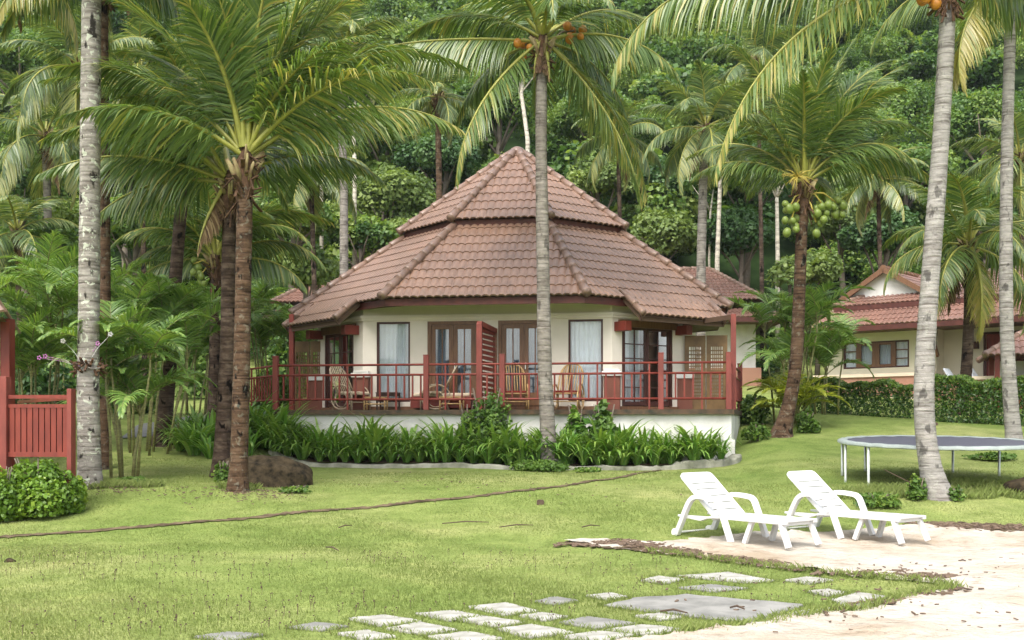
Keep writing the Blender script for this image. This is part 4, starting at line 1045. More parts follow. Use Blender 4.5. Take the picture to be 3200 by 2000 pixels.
# --- curved palm with green nuts
Y = 28.0
palm('curved coconut palm with green nut clusters and yellow flower stalk by the lawn slope', [base_on_ground(1842, Y)] + pts_at(Y, (1866, 950), (1882, 850), (1889, 700), (1894, 560), (1900, 450)), .185, .14, 'trunk_brown', [
    (4, 62, 104, 3.8, dict(hang=.6, ll=1.05)), (14, 76, 52, 4.0), (348, 50, 116, 3.3, dict(hang=.8)), (30, 48, 84, 3.6), (0, 34, 74, 3.5, dict(hang=1.0)), (335, 70, 70, 3.2, dict(hang=.6)), (8, 66, 40, 4.0, dict(vee=-.3)), (352, 84, 30, 3.7, dict(vee=.1)),
    (95, 86, 20, 3.7), (60, 80, 34, 3.8), (180, 62, 92, 3.3), (172, 80, 38, 3.8), (192, 68, 56, 3.4), (150, 50, 76, 3.4), (178, 32, 70, 2.9, dict(hang=1.0)), (280, 84, 44, 3.2, dict(vee=.2, hang=.3)), (256, 76, 60, 2.9), (60, 30, 70, 3.0), (110, 34, 70, 3.0)],
    [(200, .45, -.5, 'nut_green', 6), (345, .46, -.4, 'nut_green', 9), (5, .85, -.3, 'nut_green', 6), (320, .32, -.85, 'nut_green', 4), (215, .5, -.85, 'nut_green', 5)], 16, flare=.9)
fp = PT(1884, 418, 27.6); fpr = bpy.data.objects[[o.name for o in bpy.data.objects if o.name.startswith('coconut_palm')][-1]]
fm = MB(); rng = random.Random(3)
for i in range(34):
    a = rng.uniform(0, 6.28); e_ = rng.uniform(-.9, .7); q = Vector((math.cos(a)*math.cos(e_), math.sin(a)*math.cos(e_)*.7, math.sin(e_)-.15))*rng.uniform(.25, .5)
    fm.tube([fp, fp+q*.5+Vector((0, 0, .05)), fp+q], [.016, .014, .006], 5)
fo = fm.build('flower_stalk', M['flower_stalk'], fpr, True); fo.location = -fpr.location
# --- short palm before the hedge
Y = 34.0
palm('short coconut palm in front of the clipped hedge and the porch door', [base_on_ground(2262, Y)] + pts_at(Y, (2280, 920), (2289, 780), (2290, 660), (2290, 590)), .19, .14, 'trunk_dark', auto(20, 3.4, 17, -48, 84, .25), None, 17, flare=.6)
# --- palms rising behind the roofs
Y = 46.0
palm('grey-trunked coconut palm rising behind the cottage roof and long villa, below pale forest trunks', [base_on_ground(1654, Y)] + pts_at(Y, (1657, 640), (1660, 500), (1664, 360), (1668, 310)), .24, .17, 'trunk_grey', auto(19, 3.7, 18, -40, 80, .15), None, 18, leaf='palm_far', detail=.75)
Y = 40.0
palm('slender coconut palm with orange nuts between the twin trunks and the cottage roof', [base_on_ground(812, Y)] + pts_at(Y, (813, 640), (812, 420), (807, 260), (818, 120)), .19, .13, 'trunk_grey', auto(20, 3.0, 19, -40, 80, .3), [(340, .4, .1, 'nut_orange', 5)], 19, leaf='palm_far', detail=.75)
Y = 47.0
palm('thin dark-trunked coconut palm just beside the peak of the cottage roof', [base_on_ground(1040, Y)] + pts_at(Y, (1038, 480), (1036, 340), (1034, 235)), .17, .12, 'trunk_brown', auto(16, 2.6, 20, -45, 75, .3), None, 20, leaf='palm_far', detail=.7)
# --- left side
Y = 20.0
palm('thick pale coconut palm trunk with lichen patches and an orchid band, beside red railing', [base_on_ground(213, Y)] + pts_at(Y, (211, 1040), (209, 900), (211, 650), (213, 350), (216, 0), (217, -260)), .205, .165, 'trunk_lichen', auto(14, 3.6, 21, 12, 82, .1), None, 21, flare=.25)
lich = bpy.data.objects['coconut_palm.%03d' % (len([o for o in bpy.data.objects if o.name.startswith('coconut_palm')])-1)]
bp = PT(209, 870, 20.0) - lich.location; ob = MB()
rng = random.Random(5)
for i in range(44):
    a = rng.uniform(0, 6.28); p = bp + Vector((math.cos(a)*.2, math.sin(a)*.2, rng.uniform(-.09, .1))); q = p + Vector((math.cos(a)*rng.uniform(.02, .16), math.sin(a)*rng.uniform(.02, .16), rng.uniform(-.16, .14))); ob.bar(p, q, .035, .03)
ob.build('orchid_roots', M['fibre'], lich)
ob = MB(); ob.tube([bp+Vector((math.cos(a)*.25, math.sin(a)*.25, .03+.05*math.sin(a*2))) for a in np.linspace(0, 6.28, 20)], .014, 6); ob.build('wire_band', M['trunk_grey'], lich)
ob = MB()
for (x, y) in ((262, 790), (150, 806)):
    c = PT(x, y, 19.9) - lich.location
    for k in range(5):
        a = k*1.257; ob.ball(c+Vector((math.cos(a)*.03, -.02, math.sin(a)*.03)), .022, 6, 4)
    ob.tube([bp+Vector((0, -.15, 0)), bp.lerp(c, .5)+Vector((0, -.1, .05)), c], .003, 5)
ob.build('orchid_flower', M['petal'], lich, True)
ob = MB()
for (x, y) in ((94, 846), (108, 842), (232, 812)):
    c = PT(x, y, 19.9) - lich.location
    for k in range(5):
        a = k*1.257; ob.ball(c+Vector((math.cos(a)*.03, -.02, math.sin(a)*.03)), .015, 6, 4)
    ob.tube([bp+Vector((0, -.15, 0)), bp.lerp(c, .5)+Vector((0, -.1, .03)), c], .003, 5)
ob.build('pink_orchid_flower', M['petal_pink'], lich, True)
Y = 23.0
palm('slim brown-streaked coconut palm close behind the thick lichen-spotted palm', [base_on_ground(248, Y)] + pts_at(Y, (247, 1000), (248, 700), (246, 350), (243, 60), (242, -60)), .125, .105, 'trunk_brown', auto(15, 3.2, 22, -20, 80, .2), None, 22, flare=.3)
Y = 26.5
palm('leaning grey palm with a black base between the areca clump and the twin trunks', [base_on_ground(382, Y)] + pts_at(Y, (392, 960), (405, 800), (416, 640), (432, 450), (446, 330)), .2, .13, 'trunk_dark', auto(16, 3.2, 23, -15, 80, .1), None, 23, flare=.5)
Y = 31.0
palm('short dark-trunked palm with green nuts, its grey-green fronds behind the twin trunks', [base_on_ground(506, Y)] + pts_at(Y, (508, 850), (510, 720), (510, 630)), .19, .15, 'trunk_dark', [
    (178, 60, 104, 3.4, dict(hang=.5)), (186, 46, 100, 3.2, dict(hang=.7)), (170, 30, 84, 3.0, dict(hang=.9)), (2, 62, 106, 3.5, dict(hang=.5)), (352, 50, 108, 3.2, dict(hang=.6)), (10, 34, 90, 3.3, dict(hang=.8)), (20, 54, 80, 3.6), (160, 66, 80, 3.5), (90, 78, 40, 3.3), (60, 70, 60, 3.3), (120, 72, 56, 3.3), (215, 60, 96, 2.8), (320, 60, 96, 2.8), (184, 10, 70, 2.6, dict(hang=1.0)), (358, 12, 70, 2.8, dict(hang=1.0)), (270, 80, 60, 2.8), (200, 76, 70, 3.2), (345, 78, 70, 3.2)], [(215, .42, -.25, 'nut_green', 6), (200, .6, .05, 'nut_green', 4)], 24)
Y = 42.0
palm('slender grey palm far behind the red railing, its fronds spread before the forest', [base_on_ground(117, Y)] + pts_at(Y, (116, 700), (112, 480), (108, 330)), .2, .14, 'trunk_grey', auto(18, 3.7, 25, -35, 78, .2), None, 25, leaf='palm_far', detail=.75)
Y = 25.0
palm('palm mostly out of frame above the red railing, only yellowing frond tips showing', [base_on_ground(-90, Y)] + pts_at(Y, (-80, 700), (-60, 300), (-30, -60), (-20, -150)), .17, .13, 'trunk_grey', auto(16, 3.4, 26, -40, 70, .8), None, 26)
Y = 37.0
palm('full-crowned palm whose trunk hides behind the thick lichen-spotted trunk', [base_on_ground(205, Y)] + pts_at(Y, (206, 700), (205, 400), (190, 170)), .17, .13, 'trunk_grey', auto(18, 3.6, 27, -45, 78, .15), None, 27, leaf='palm_far', detail=.8)
for i, (px, py, Y, Lf, lab) in enumerate([(1790, 150, 52, 3.4, 'distant palm crown above the curved palm, on the forest edge'), (1460, 330, 50, 3.0, 'distant palm tucked behind the fronds of the tall central palm'), (735, 400, 44, 3.0, 'mid-distance palm crown over the areca palms beside the cottage roof'),
    (2075, 430, 47, 2.8, 'distant palm behind the curved palm, near the white gable'), (330, 190, 44, 3.6, 'distant palm crown behind the hanging fronds of the twin palms'), (40, 560, 40, 2.8, 'low palm crown over the neighbouring bungalow roof'), (2410, 380, 44, 3.2, 'distant palm half hidden by the tall pale palm')]):
    palm(lab, [base_on_ground(px+12, Y)] + pts_at(Y, (px+10, (py+1000)/2+60), (px+3, py+120), (px, py)), .12, .09, 'trunk_dark', auto(16, Lf, 30+i, -40, 78, .2), None, 30+i, leaf='palm_far', detail=.7)

# --- areca clumps
def areca(label, px, Y, nstem, hgt, spread, seed, leaf='areca', fl=1.7, up=(62, 84), cat='palm clump', name='areca_palm', nf=6, stemr=.023, group='feathery areca palms'):
    rng = random.Random(seed); base = GY(px, Y); root = empty(name, base); tag(root, label, cat, group)
    for i in range(nstem):
        a = rng.uniform(0, 6.28); r_ = spread*rng.uniform(.15, 1); x, y = math.cos(a)*r_, math.sin(a)*r_
        z0 = gz(base.x+x, base.y+y) - base.z - .05; h = hgt*rng.uniform(.45, 1.0); lean = rng.uniform(.02, .14)
        top = Vector((x*(1+lean*3)+math.cos(a)*h*lean, y*(1+lean*3)+math.sin(a)*h*lean*.6, z0+h))
        if h > .25:
            m = MB(); m.tube([Vector((x, y, z0)), Vector((x, y, z0)).lerp(top, .5)+Vector((-math.cos(a)*.05, 0, 0)), top, top+Vector((0, 0, .35))], [stemr*1.5, stemr*1.1, stemr, stemr*.8], 8); m.build('stem', M['stem'], root, True)
        for k in range(nf):
            az = k*6.28/nf*1.0 + rng.uniform(-.4, .4) + i; L_ = fl*rng.uniform(.75, 1.1)
            V, Fq, tn, mi = frond(L_, R(rng.uniform(*up) - 28*(k % 3 == 2)), R(rng.uniform(70, 120)), nl=int(30+8*L_), ll=.30*L_, lw=.036, hang=.6, vee=.45, seed=seed*50+i*9+k, side=rng.uniform(-.3, .3), bare=.18, rib=.013)
            V = rotz(V, az) + np.array(top + Vector((0, 0, .2)))
            link_mesh('frond', np_mesh('frond', V, Fq, [M[leaf], M['stem']], tn, mi), root)
    return root
areca('clump of areca palms with slim ringed stems just behind the lichen-spotted palm trunk', 300, 20.9, 8, 2.3, .55, 41, fl=1.7, nf=5)
areca('areca palm fronds behind the red railing, under the dark trees', 75, 25.0, 9, 3.2, .9, 42, fl=2.0, nf=5)
areca('arching areca clump between the slim streaked palm and the leaning palm', 330, 25.5, 9, 3.2, .9, 43, fl=2.0, nf=5)
areca('feathery palm clump between the twin trunks and the cottage veranda', 660, 35.0, 10, 3.2, 1.2, 44, fl=2.1, nf=5)
areca('leafy palm clump behind the leaning palm, over the asphalt path', 450, 33.0, 10, 2.9, 1.3, 45, fl=1.9, nf=5)
areca('tall areca clump hugging the curved palm beside the long villa', 1850, 30.6, 9, 3.0, .6, 46, fl=1.8, nf=5)
areca('small areca clump between the veranda corner and the curved palm', 1935, 33.5, 5, 2.2, .6, 47, fl=1.8, nf=5)
areca('bushy areca clump filling the far left edge behind the neighbour roof', 160, 31.0, 10, 3.6, 1.2, 48, fl=2.2, nf=5)
areca('young yellow-green palm with fronds rising from the ground beside the curved palm', 1872, 30.0, 4, .3, .25, 49, 'yellow_palm', 1.7, (55, 80), 'young palm', 'young_palm', 5, .03, None)

# ================================================================== BROADLEAF TREES AND FOREST
def leaf_cloud(seed, Rx, Ry, Rz, nblob, nleaf, leaf, bl=(.32, .52), up=.5, tvar=.16, tmean=.5):
    rg = np.random.RandomState(seed)
    u = nrmz(rg.normal(size=(nblob, 3))); rad = rg.uniform(.25, 1, (nblob, 1))**.6
    C = u*rad*.72; C[:, 2] = np.abs(C[:, 2])*.9 - .12
    br_ = rg.uniform(bl[0], bl[1], nblob); bt = np.clip(rg.normal(tmean, tvar, nblob), .05, .95)
    b = rg.randint(0, nblob, nleaf)
    n = nrmz(rg.normal(size=(nleaf, 3)) + np.array([0, 0, .25])); rr = rg.uniform(.72, 1.08, (nleaf, 1))
    P = (C[b] + n*rr*br_[b][:, None]) * np.array([Rx, Ry, Rz])
    nn = nrmz(n*.6 + UPV*up + rg.normal(size=(nleaf, 3))*.55)
    a = nrmz(np.cross(nn, rg.normal(size=(nleaf, 3)))); c = np.cross(nn, a)
    L_ = leaf*rg.uniform(.6, 1.35, (nleaf, 1)); W_ = L_*rg.uniform(.32, .5, (nleaf, 1))
    V = np.stack([P - a*L_*.5, P + c*W_ - UPV*L_*.04, P + a*L_*.5 - UPV*L_*.15, P - c*W_ - UPV*L_*.04], 1).reshape(-1, 3)
    Fq = np.arange(nleaf*4).reshape(-1, 4)
    t = np.repeat(np.clip(bt[b] + rg.normal(0, .1, nleaf), 0, 1), 4)
    return V, Fq, t
def tree_trunk_mesh(seed, h, r, Rr):
    rng = random.Random(seed); m = MB()
    top = Vector((rng.uniform(-.4, .4), rng.uniform(-.3, .3), h)); mid = Vector((rng.uniform(-.25, .25), 0, h*.5))
    m.tube([(0, 0, -.4), mid, top, top+Vector((0, 0, Rr*.6))], [r*1.3, r, r*.8, r*.25], 8)
    for i in range(6):
        a = i*1.05+rng.uniform(-.3, .3); s = mid.lerp(top, rng.uniform(.3, 1.0)); e_ = top + Vector((math.cos(a)*Rr*.65, math.sin(a)*Rr*.65, rng.uniform(.1, .8)*Rr*.7)); m.tube([s, s.lerp(e_, .5)+Vector((0, 0, .2)), e_], [r*.5, r*.32, r*.1], 6)
    return m
TREE_ME = {}
def tree(label, px, py, Y, Rr, kind='forest', seed=0, tmat='branch', squash=.85, leaf=None, nleaf=None, cat='tree', group='broadleaf trees at the forest edge'):
    """px,py: crown centre"""
    g = GY(px, Y); c = PT(px, py, Y); h = max(1.0, c.z - g.z - Rr*.35)
    root = empty('broadleaf_tree', g); tag(root, label, cat, group)
    nl = nleaf or int(13000*min(1.3, (Rr/3.0)**1.3)); lf = leaf or .215
    V, Fq, t = leaf_cloud(seed, Rr, Rr*.9, Rr*squash, 34, nl, lf, (.2, .42), tvar=.2)
    o = link_mesh('crown', np_mesh('crown', V + np.array([0, 0, c.z-g.z]), Fq, M[kind], t), root)
    tree_trunk_mesh(seed, h, .05*Rr+.04, Rr).build('trunk', M[tmat], root, True)
    return root
EDGE = [
 (925, 470, 60, 2.9, 'forest_pale', 'pale feathery tree just beyond the low end of the cottage roof'),
 (850, 560, 57, 2.0, 'forest', 'round green tree tucked behind the slender palm with orange nuts'),
 (985, 560, 59, 2.2, 'forest_pale', 'light green bush-like tree touching the cottage roof slope'),
 (1040, 380, 66, 3.2, 'forest_dark', 'deep green tree behind the thin dark-trunked palm'),
 (900, 330, 68, 3.2, 'forest', 'mid-green tree above the pale feathery tree'),
 (1170, 250, 72, 3.6, 'forest', 'leafy tree behind the hanging frond of the central palm'),
 (1400, 280, 72, 3.4, 'forest', 'leafy tree behind the trunk of the central palm, over the roof peak'),
 (1420, 430, 61, 2.3, 'forest_pale', 'olive tree just behind the peak slope of the cottage roof'),
 (1560, 560, 58, 2.2, 'forest_pale', 'grey-green round tree over the tiered roof edge, beside the grey-trunked palm'),
 (1560, 440, 63, 2.8, 'forest_dark', 'dark tree between the central palm fronds and the grey-trunked palm'),
 (1760, 430, 62, 3.0, 'forest_dark', 'dark tree behind the thin white forest trunks'),
 (1740, 560, 58, 2.2, 'forest_dark', 'very dark low tree just above the long villa ridge'),
 (1868, 650, 50, 1.2, 'forest_pale', 'bright light-green tree at the end of the long villa roof'),
 (1930, 640, 51, 1.4, 'forest_pale', 'bright leafy tree beside the curved trunk, near the white gable'),
 (1990, 520, 58, 2.5, 'forest_pale', 'grey-green hazy tree behind the green coconuts'),
 (2080, 560, 56, 2.3, 'forest_dark', 'dark leafy tree right above the white gable'),
 (2130, 420, 64, 3.2, 'forest', 'broad green tree behind the big grey palm trunk'),
 (2330, 300, 70, 3.6, 'forest', 'large tree between the big grey palm and the tall pale palm'),
 (2330, 500, 60, 3.0, 'forest', 'leafy tree behind the short palm, above the bungalow roof'),
 (60, 640, 46, 2.6, 'forest_pale', 'light green tree over the neighbour bungalow roof'),
 (50, 430, 58, 3.2, 'forest', 'round yellow-green tree behind the far slender palm'),
 (300, 400, 58, 3.0, 'forest_dark', 'dark tree between the slim streaked palm and the leaning palm'),
 (320, 540, 50, 2.4, 'forest', 'leafy green tree behind the leaning palm'),
 (60, 150, 76, 3.8, 'forest', 'green tree under the yellowing frond tips'),
 (300, 60, 84, 3.8, 'forest_dark', 'dark tree beside the top of the slim streaked palm'),
 (680, 520, 56, 2.6, 'forest', 'green tree right behind the twin palm trunks'),
 (720, 640, 46, 1.8, 'forest_pale', 'pale leafy tree at the tip of the long villa roof'),
 (150, 600, 42, 1.8, 'forest', 'rounded small tree beside the thick lichen-spotted trunk'),
]
for i, (px, py, Y, Rr, kind, lab) in enumerate(EDGE): tree(lab, px, py, Y, Rr, kind, 100+i)
# thin white trunks standing in the forest
for i, (a, b, Y, lab, r_) in enumerate([((1695, 615), (1702, 430), 56, 'thin white forest trunk beside the grey-trunked palm, the brighter of the pair', .11), ((1676, 610), (1679, 500), 58, 'very thin pale forest trunk right beside the grey-trunked palm', .06), ((1838, 610), (1836, 470), 55, 'pale bare forest trunk under the green coconuts', .10), ((1247, 330), (1232, 220), 66, 'leaning white forest trunk just above the roof peak', .12), ((838, 380), (834, 280), 58, 'short white forest trunk beside the slender palm', .1), ((760, 400), (762, 300), 60, 'pale forest trunk under the arching fronds of the twin palms', .09)]):
    g = GY(a[0], Y); top = PT(b[0], b[1], Y); root = empty('forest_tree', g); tag(root, lab, 'tree', 'pale forest trunks')
    m = MB(); m.tube([(0, 0, -.3), (PT(*a, Y)-g), (top-g)*.5+(PT(*a, Y)-g)*.5, top-g, top-g+Vector((.2, 0, 1.5))], [r_*1.4, r_*1.1, r_, r_*.9, r_*.4], 8)
    for k in range(4): m.tube([top-g, top-g+Vector((random.uniform(-1.2, 1.2), random.uniform(-.6, .6), random.uniform(.8, 1.8)))], [r_*.5, r_*.15], 6)
    m.build('trunk', M['trunk_white'], root, True)
    V, Fq, t = leaf_cloud(700+i, 1.7, 1.6, 1.1, 14, 1500, .34); link_mesh('crown', np_mesh('crown', V + np.array(top-g+Vector((0, 0, 1.8))), Fq, M['forest'], t), root)

# the forest mass on the hillside: one body of foliage
rg = np.random.RandomState(5)
protos = [leaf_cloud(900+i, 1, .95, .85, 30+3*(i % 3), 3000, (.06, .075, .09, .115, .14, .07)[i], (.16+.02*(i % 4), .36+.04*(i % 3)), tmean=.52, tvar=.2) for i in range(6)]
VV, FF, TT = [], [], []; off = 0; cnt = 0
Yc = 62.0
while Yc < 165:
    stepx = 3.5 + Yc*.008
    xx = -Yc*.56 - 6 + rg.uniform(0, 3)
    while xx < Yc*.56 + 6:
        x = xx + rg.uniform(-1.2, 1.2); y = Yc + rg.uniform(-1.6, 1.6); xx += stepx*rg.uniform(.75, 1.2)
        Rr = rg.uniform(2.0, 3.7)*(1+.0025*(Yc-60)); hgt = rg.uniform(1.2, 6.5)
        V, Fq, t = protos[rg.randint(6)]
        a = rg.uniform(0, 6.28); V = rotz(V, a)*np.array([Rr, Rr, Rr*rg.uniform(.75, 1.15)]) + np.array([x, y, gz(x, y)+hgt])
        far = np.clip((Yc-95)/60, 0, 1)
        sh = rg.normal(.02, .17) - .18*far  # farther crowns darker: distance haze put into the leaf tint
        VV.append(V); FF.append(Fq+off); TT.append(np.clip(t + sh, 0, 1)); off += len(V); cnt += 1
    Yc += 3.2 + (Yc-60)*.010
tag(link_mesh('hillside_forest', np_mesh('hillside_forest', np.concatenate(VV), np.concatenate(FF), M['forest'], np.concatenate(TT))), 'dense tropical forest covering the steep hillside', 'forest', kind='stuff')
# tangled undergrowth along the foot of the slope
VV, FF, TT = [], [], []; off = 0
for i in range(150):
    y = rg.uniform(50, 63); x = rg.uniform(-.5*y-3, .5*y+3)
    if -15 < x < 9 and y < 58: y = rg.uniform(58.5, 63)
    if x > 11.5 and y < 54 and x > 12: y = rg.uniform(57, 63)
    V, Fq, t = protos[rg.randint(6)]; Rr = rg.uniform(.9, 1.9)
    V = rotz(V, rg.uniform(0, 6.28))*np.array([Rr*1.2, Rr*1.2, Rr*.9]) + np.array([x, y, gz(x, y)+Rr*.25]); n3 = 4*1400; V, Fq, t = V[:n3], Fq[:1400], t[:n3]
    VV.append(V); FF.append(Fq+off); TT.append(np.clip(t+rg.normal(-.02, .15), 0, 1)); off += len(V)
tag(link_mesh('undergrowth', np_mesh('undergrowth', np.concatenate(VV), np.concatenate(FF), M['forest'], np.concatenate(TT))), 'tangled green undergrowth at the foot of the forest', 'undergrowth', kind='stuff')

# ================================================================== PLANTING
def CW(u, v):            # cottage axes -> world xy
    return CX + ca*u + sa*v, CY + sa*u - ca*v
curb_uv = [(-5.0, 7.3), (-4.5, 7.38), (-4, 7.42), (-2, 7.45), (0, 7.45), (2, 7.42), (3.6, 7.4), (4.6, 7.35), (5.4, 7.15), (5.95, 6.75), (6.1, 6.25)]
cp = [Vector((*CW(u, v), 0)) for u, v in curb_uv]
c0 = Vector((cp[4].x, cp[4].y, gz(cp[4].x, cp[4].y)))
sm_ = cat_rom(cp, 10); mb = MB(); rng = random.Random(4); rows = []
for i, p in enumerate(sm_):
    t = (sm_[min(i+1, len(sm_)-1)] - sm_[max(i-1, 0)]).normalized(); n_ = Vector((-t.y, t.x, 0)); z = gz(p.x, p.y)
    w_, h_ = .12+rng.uniform(-.015, .015), .10+rng.uniform(-.025, .02) + (.07 if i > 70 else 0)
    rows.append(len(mb.v))
    for a, b in ((-w_, -.25), (-w_, h_-.03), (-w_+.03, h_), (w_-.03, h_), (w_, h_-.03), (w_, -.25)):
        q = p + n_*a; mb.v.append((q.x-c0.x, q.y-c0.y, z+b-c0.z))
for a, b in zip(rows, rows[1:]):
    for j in range(5): mb.face((a+j, b+j, b+j+1, a+j+1))
mb.face(range(rows[-1], rows[-1]+6)); mb.face(list(range(rows[0], rows[0]+6))[::-1])
tag(mb.build('planter_curb', M['curb'], loc=c0), 'low weathered white curb round the lily bed below the veranda', 'curb')
BED = [CW(u, v-.05) for u, v in curb_uv] + [CW(6.1, 6.1), CW(-5.6, 6.1)]
tag(sheet('planting_bed', BED, M['soil'], .10, .25, .0, .02, 12), kind='structure')

def strap_mesh(seed, n=46, h=1.0, wdt=.06, tm=.5, bendk=1.0):
    rg = np.random.RandomState(seed); V = []; Fq = []; T = []; off = 0; k = 7
    for i in range(n):
        az = rg.uniform(0, 6.28); L_ = h*rg.uniform(.7, 1.15); p0 = R(rg.uniform(58, 88)); dr = R(rg.uniform(35, 120))*bendk
        s = np.linspace(0, 1, k); pit = p0 - dr*s**1.6
        x = np.concatenate([[0], np.cumsum(np.cos(pit[1:])*L_/(k-1))]) + .03; z = np.concatenate([[0], np.cumsum(np.sin(pit[1:])*L_/(k-1))])
        w_ = wdt*np.array([.5, .8, 1, 1, .85, .55, .06])*rg.uniform(.8, 1.2)/2
        A = np.stack([x, w_, z+w_*.5], 1); B = np.stack([x, -w_, z+w_*.5], 1)
        a = rotz(np.stack([A, B], 1).reshape(-1, 3), az) + np.array([rg.uniform(-.06, .06), rg.uniform(-.06, .06), 0])
        V.append(a); T.append(np.clip(rg.normal(tm, .2) + .25*np.repeat(s, 2), 0, 1))
        for j in range(k-1): Fq.append((off+2*j, off+2*j+1, off+2*j+3, off+2*j+2))
        off += 2*k
    return np_mesh('strap_leaf_lily', np.concatenate(V), Fq, M['lily'], np.concatenate(T), smooth_=True)
lil = [strap_mesh(50+i) for i in range(6)]
rng = random.Random(9); cnt = 0
for row, (vv, sc_) in enumerate(((7.32, 1.0), (7.02, 1.22), (6.68, 1.33))):
    u = -6.3 + row*.12
    while u < 5.75 - row*.15 + (.0):
        x, y = CW(u + rng.uniform(-.07, .07), vv + rng.uniform(-.06, .06) - max(0, u-4.6)*.35 - max(0, -5.2-u)*.25)
        o = link_mesh('strap_leaf_lily', lil[rng.randrange(6)], None, (x, y, gz(x, y)+.1)); s = sc_*rng.uniform(.66, 1.12); o.scale = (s, s, s*rng.uniform(.85, 1.05)); o.rotation_euler = (0, 0, rng.uniform(0, 6.28))
        tag(o, 'strap-leaved lily clump in the dense bed along the white plinth', 'plant', 'lilies in the bed along the plinth'); cnt += 1
        u += rng.uniform(.29, .42)
for px, Yq, s, lab in ((428, 25.6, 1.0, 0), (458, 25.0, 1.15, 0), (490, 25.4, 1.2, 0), (470, 26.4, 1.2, 0), (515, 26, 1.2, 0), (440, 26.8, 1.05, 0), (600, 27.2, 1.1, 0), (560, 26.6, 1.1, 0), (632, 26.8, 1.1, 0), (585, 25.6, 1.0, 0), (495, 24.6, .9, 0)):
    g = GY(px, Yq); o = link_mesh('strap_leaf_lily', lil[int(px) % 6], None, g); o.scale = (s*1.05, s*1.05, s); o.rotation_euler = (0, 0, px)
    tag(o, 'tall strap-leaved lily clump behind the boulder and twin palm trunks', 'plant', 'lilies behind the boulder')

def shrub(label, px, py, Y, Rx, Rz, mat, seed, nleaf=2600, leaf=.09, name='shrub', cat='shrub', Ry=None, on_ground=True, nb=26, stems=True, group=None, base=None):
    g = base or GY(px, Y); c = PT(px, py, Y); root = empty(name, g); tag(root, label, cat, group)
    topz = max(.12, c.z-g.z+Rz*.9)
    V, Fq, t = leaf_cloud(seed, Rx, Ry or Rx*.9, topz*.80, nb, nleaf, leaf, (.24, .46), .35)
    V = V + np.array([0, 0, topz*.20]); V[:, 2] = np.where(V[:, 2] < .01, .01+np.abs(V[:, 2])*.2, V[:, 2])
    link_mesh('foliage', np_mesh('foliage', V, Fq, M[mat], t), root)
    if stems:
        m = MB(); rng = random.Random(seed)
        for k in range(5):
            a = rng.uniform(0, 6.28); m.tube([(0, 0, -.05), (math.cos(a)*Rx*.25, math.sin(a)*Rx*.25, (c.z-g.z)*.6), (math.cos(a)*Rx*.5, math.sin(a)*Rx*.5, (c.z-g.z)+Rz*.3)], [.02, .015, .008], 6)
        m.build('stem', M['branch'], root, True)
    return root
shrub('wide golden-green bush at the foot of the red railing', 92, 1098, 17.75, .72, .36, 'yshrub', 61, 9000, .07, nb=16)
shrub('lower golden bush leaning on the wide bush, towards the thick palm trunk', 152, 1128, 17.85, .34, .30, 'yshrub', 60, 3000, .07, nb=10)
shrub('low golden bush with orange tips at the picture edge by the red railing', -2, 1120, 17.3, .45, .36, 'yshrub', 62, 4500, .07, nb=12)
shrub('green leafy shrub in front of the veranda beside the tall palm trunk', 1236, 935, 26.3, .72, .62, 'shrub', 63, 3600, .10, base=Vector((*CW(.2, 6.65), gz(*CW(.2, 6.65))+.1)))
shrub('drooping leafy shrub in the lily bed before the white plinth', 1495, 968, 26.0, .50, .42, 'shrub', 64, 1500, .15, base=Vector((*CW(3.0, 6.6), gz(*CW(3.0, 6.6))+.1)))
shrub('fern-leaved plant in the lily bed beside the drooping shrub', 1428, 968, 26.0, .42, .40, 'lily', 65, 700, .2, base=Vector((*CW(2.35, 6.6), gz(*CW(2.35, 6.6))+.1)))
shrub('reddish-green shrub against the red louvre screen', 1190, 965, 26.4, .3, .35, 'shrub', 66, 700, .09, base=Vector((*CW(-.3, 6.65), gz(*CW(-.3, 6.65))+.1)))
shrub('loose green bush at the foot of the white plinth corner', 1778, 950, 31, .55, .5, 'shrub', 67, 1800, .11)
shrub('weedy bush wrapped round the foot of the curved palm', 1905, 985, 28.6, .38, .35, 'weed', 68, 1300, .10)
shrub('thin weedy shrub on the lawn below the veranda corner', 1790, 1010, 27.6, .42, .30, 'weed', 69, 700, .08)
shrub('dark green weed clump at the trampoline palm base', 2168, 1140, 18.7, .20, .28, 'weed', 70, 700, .07)
shrub('low leafy weeds beside the trampoline palm base, towards the lounger', 2075, 1172, 18.4, .45, .16, 'weed', 71, 1200, .06)
shrub('small pale weed sprouting past the trampoline palm base', 2262, 1160, 18.6, .16, .14, 'weed', 72, 220, .07)
shrub('dense green weeds in the shade of the tall pale palm', 2340, 1085, 24.5, .62, .24, 'weed', 73, 1300, .08)
shrub('spreading low weeds round the foot of the tall central palm', 1275, 1100, 24.9, .75, .20, 'weed', 74, 2600, .07)
shrub('thin weedy patch at the curb, away from the tall central palm', 1390, 1110, 24.6, .45, .10, 'weed', 75, 700, .06)
shrub('leafy weeds round the foot of the areca stems', 310, 1135, 20.3, .42, .12, 'weed', 76, 900, .07)
shrub('yellow-green creeping weed patch beside the twin palms base', 700, 1150, 20.2, .4, .06, 'weed', 77, 500, .06)
shrub('bluish weed tuft before the boulder end', 525, 1095, 20.9, .25, .16, 'weed', 78, 500, .07)
shrub('large leafy shrub under the areca palms by the cottage', 640, 900, 33.5, .9, .7, 'shrub', 79, 2600, .13)
shrub('dark green undergrowth shrub behind the leaning palm', 300, 900, 34, 1.3, .8, 'forest', 80, 2600, .15)
shrub('deep green shrub beneath the edge arecas behind the red railing', 80, 860, 29, 1.3, .9, 'forest_dark', 81, 2600, .15)
shrub('broad green undergrowth behind the slim streaked palm', 200, 800, 40, 1.8, 1.3, 'forest', 82, 3200, .19)
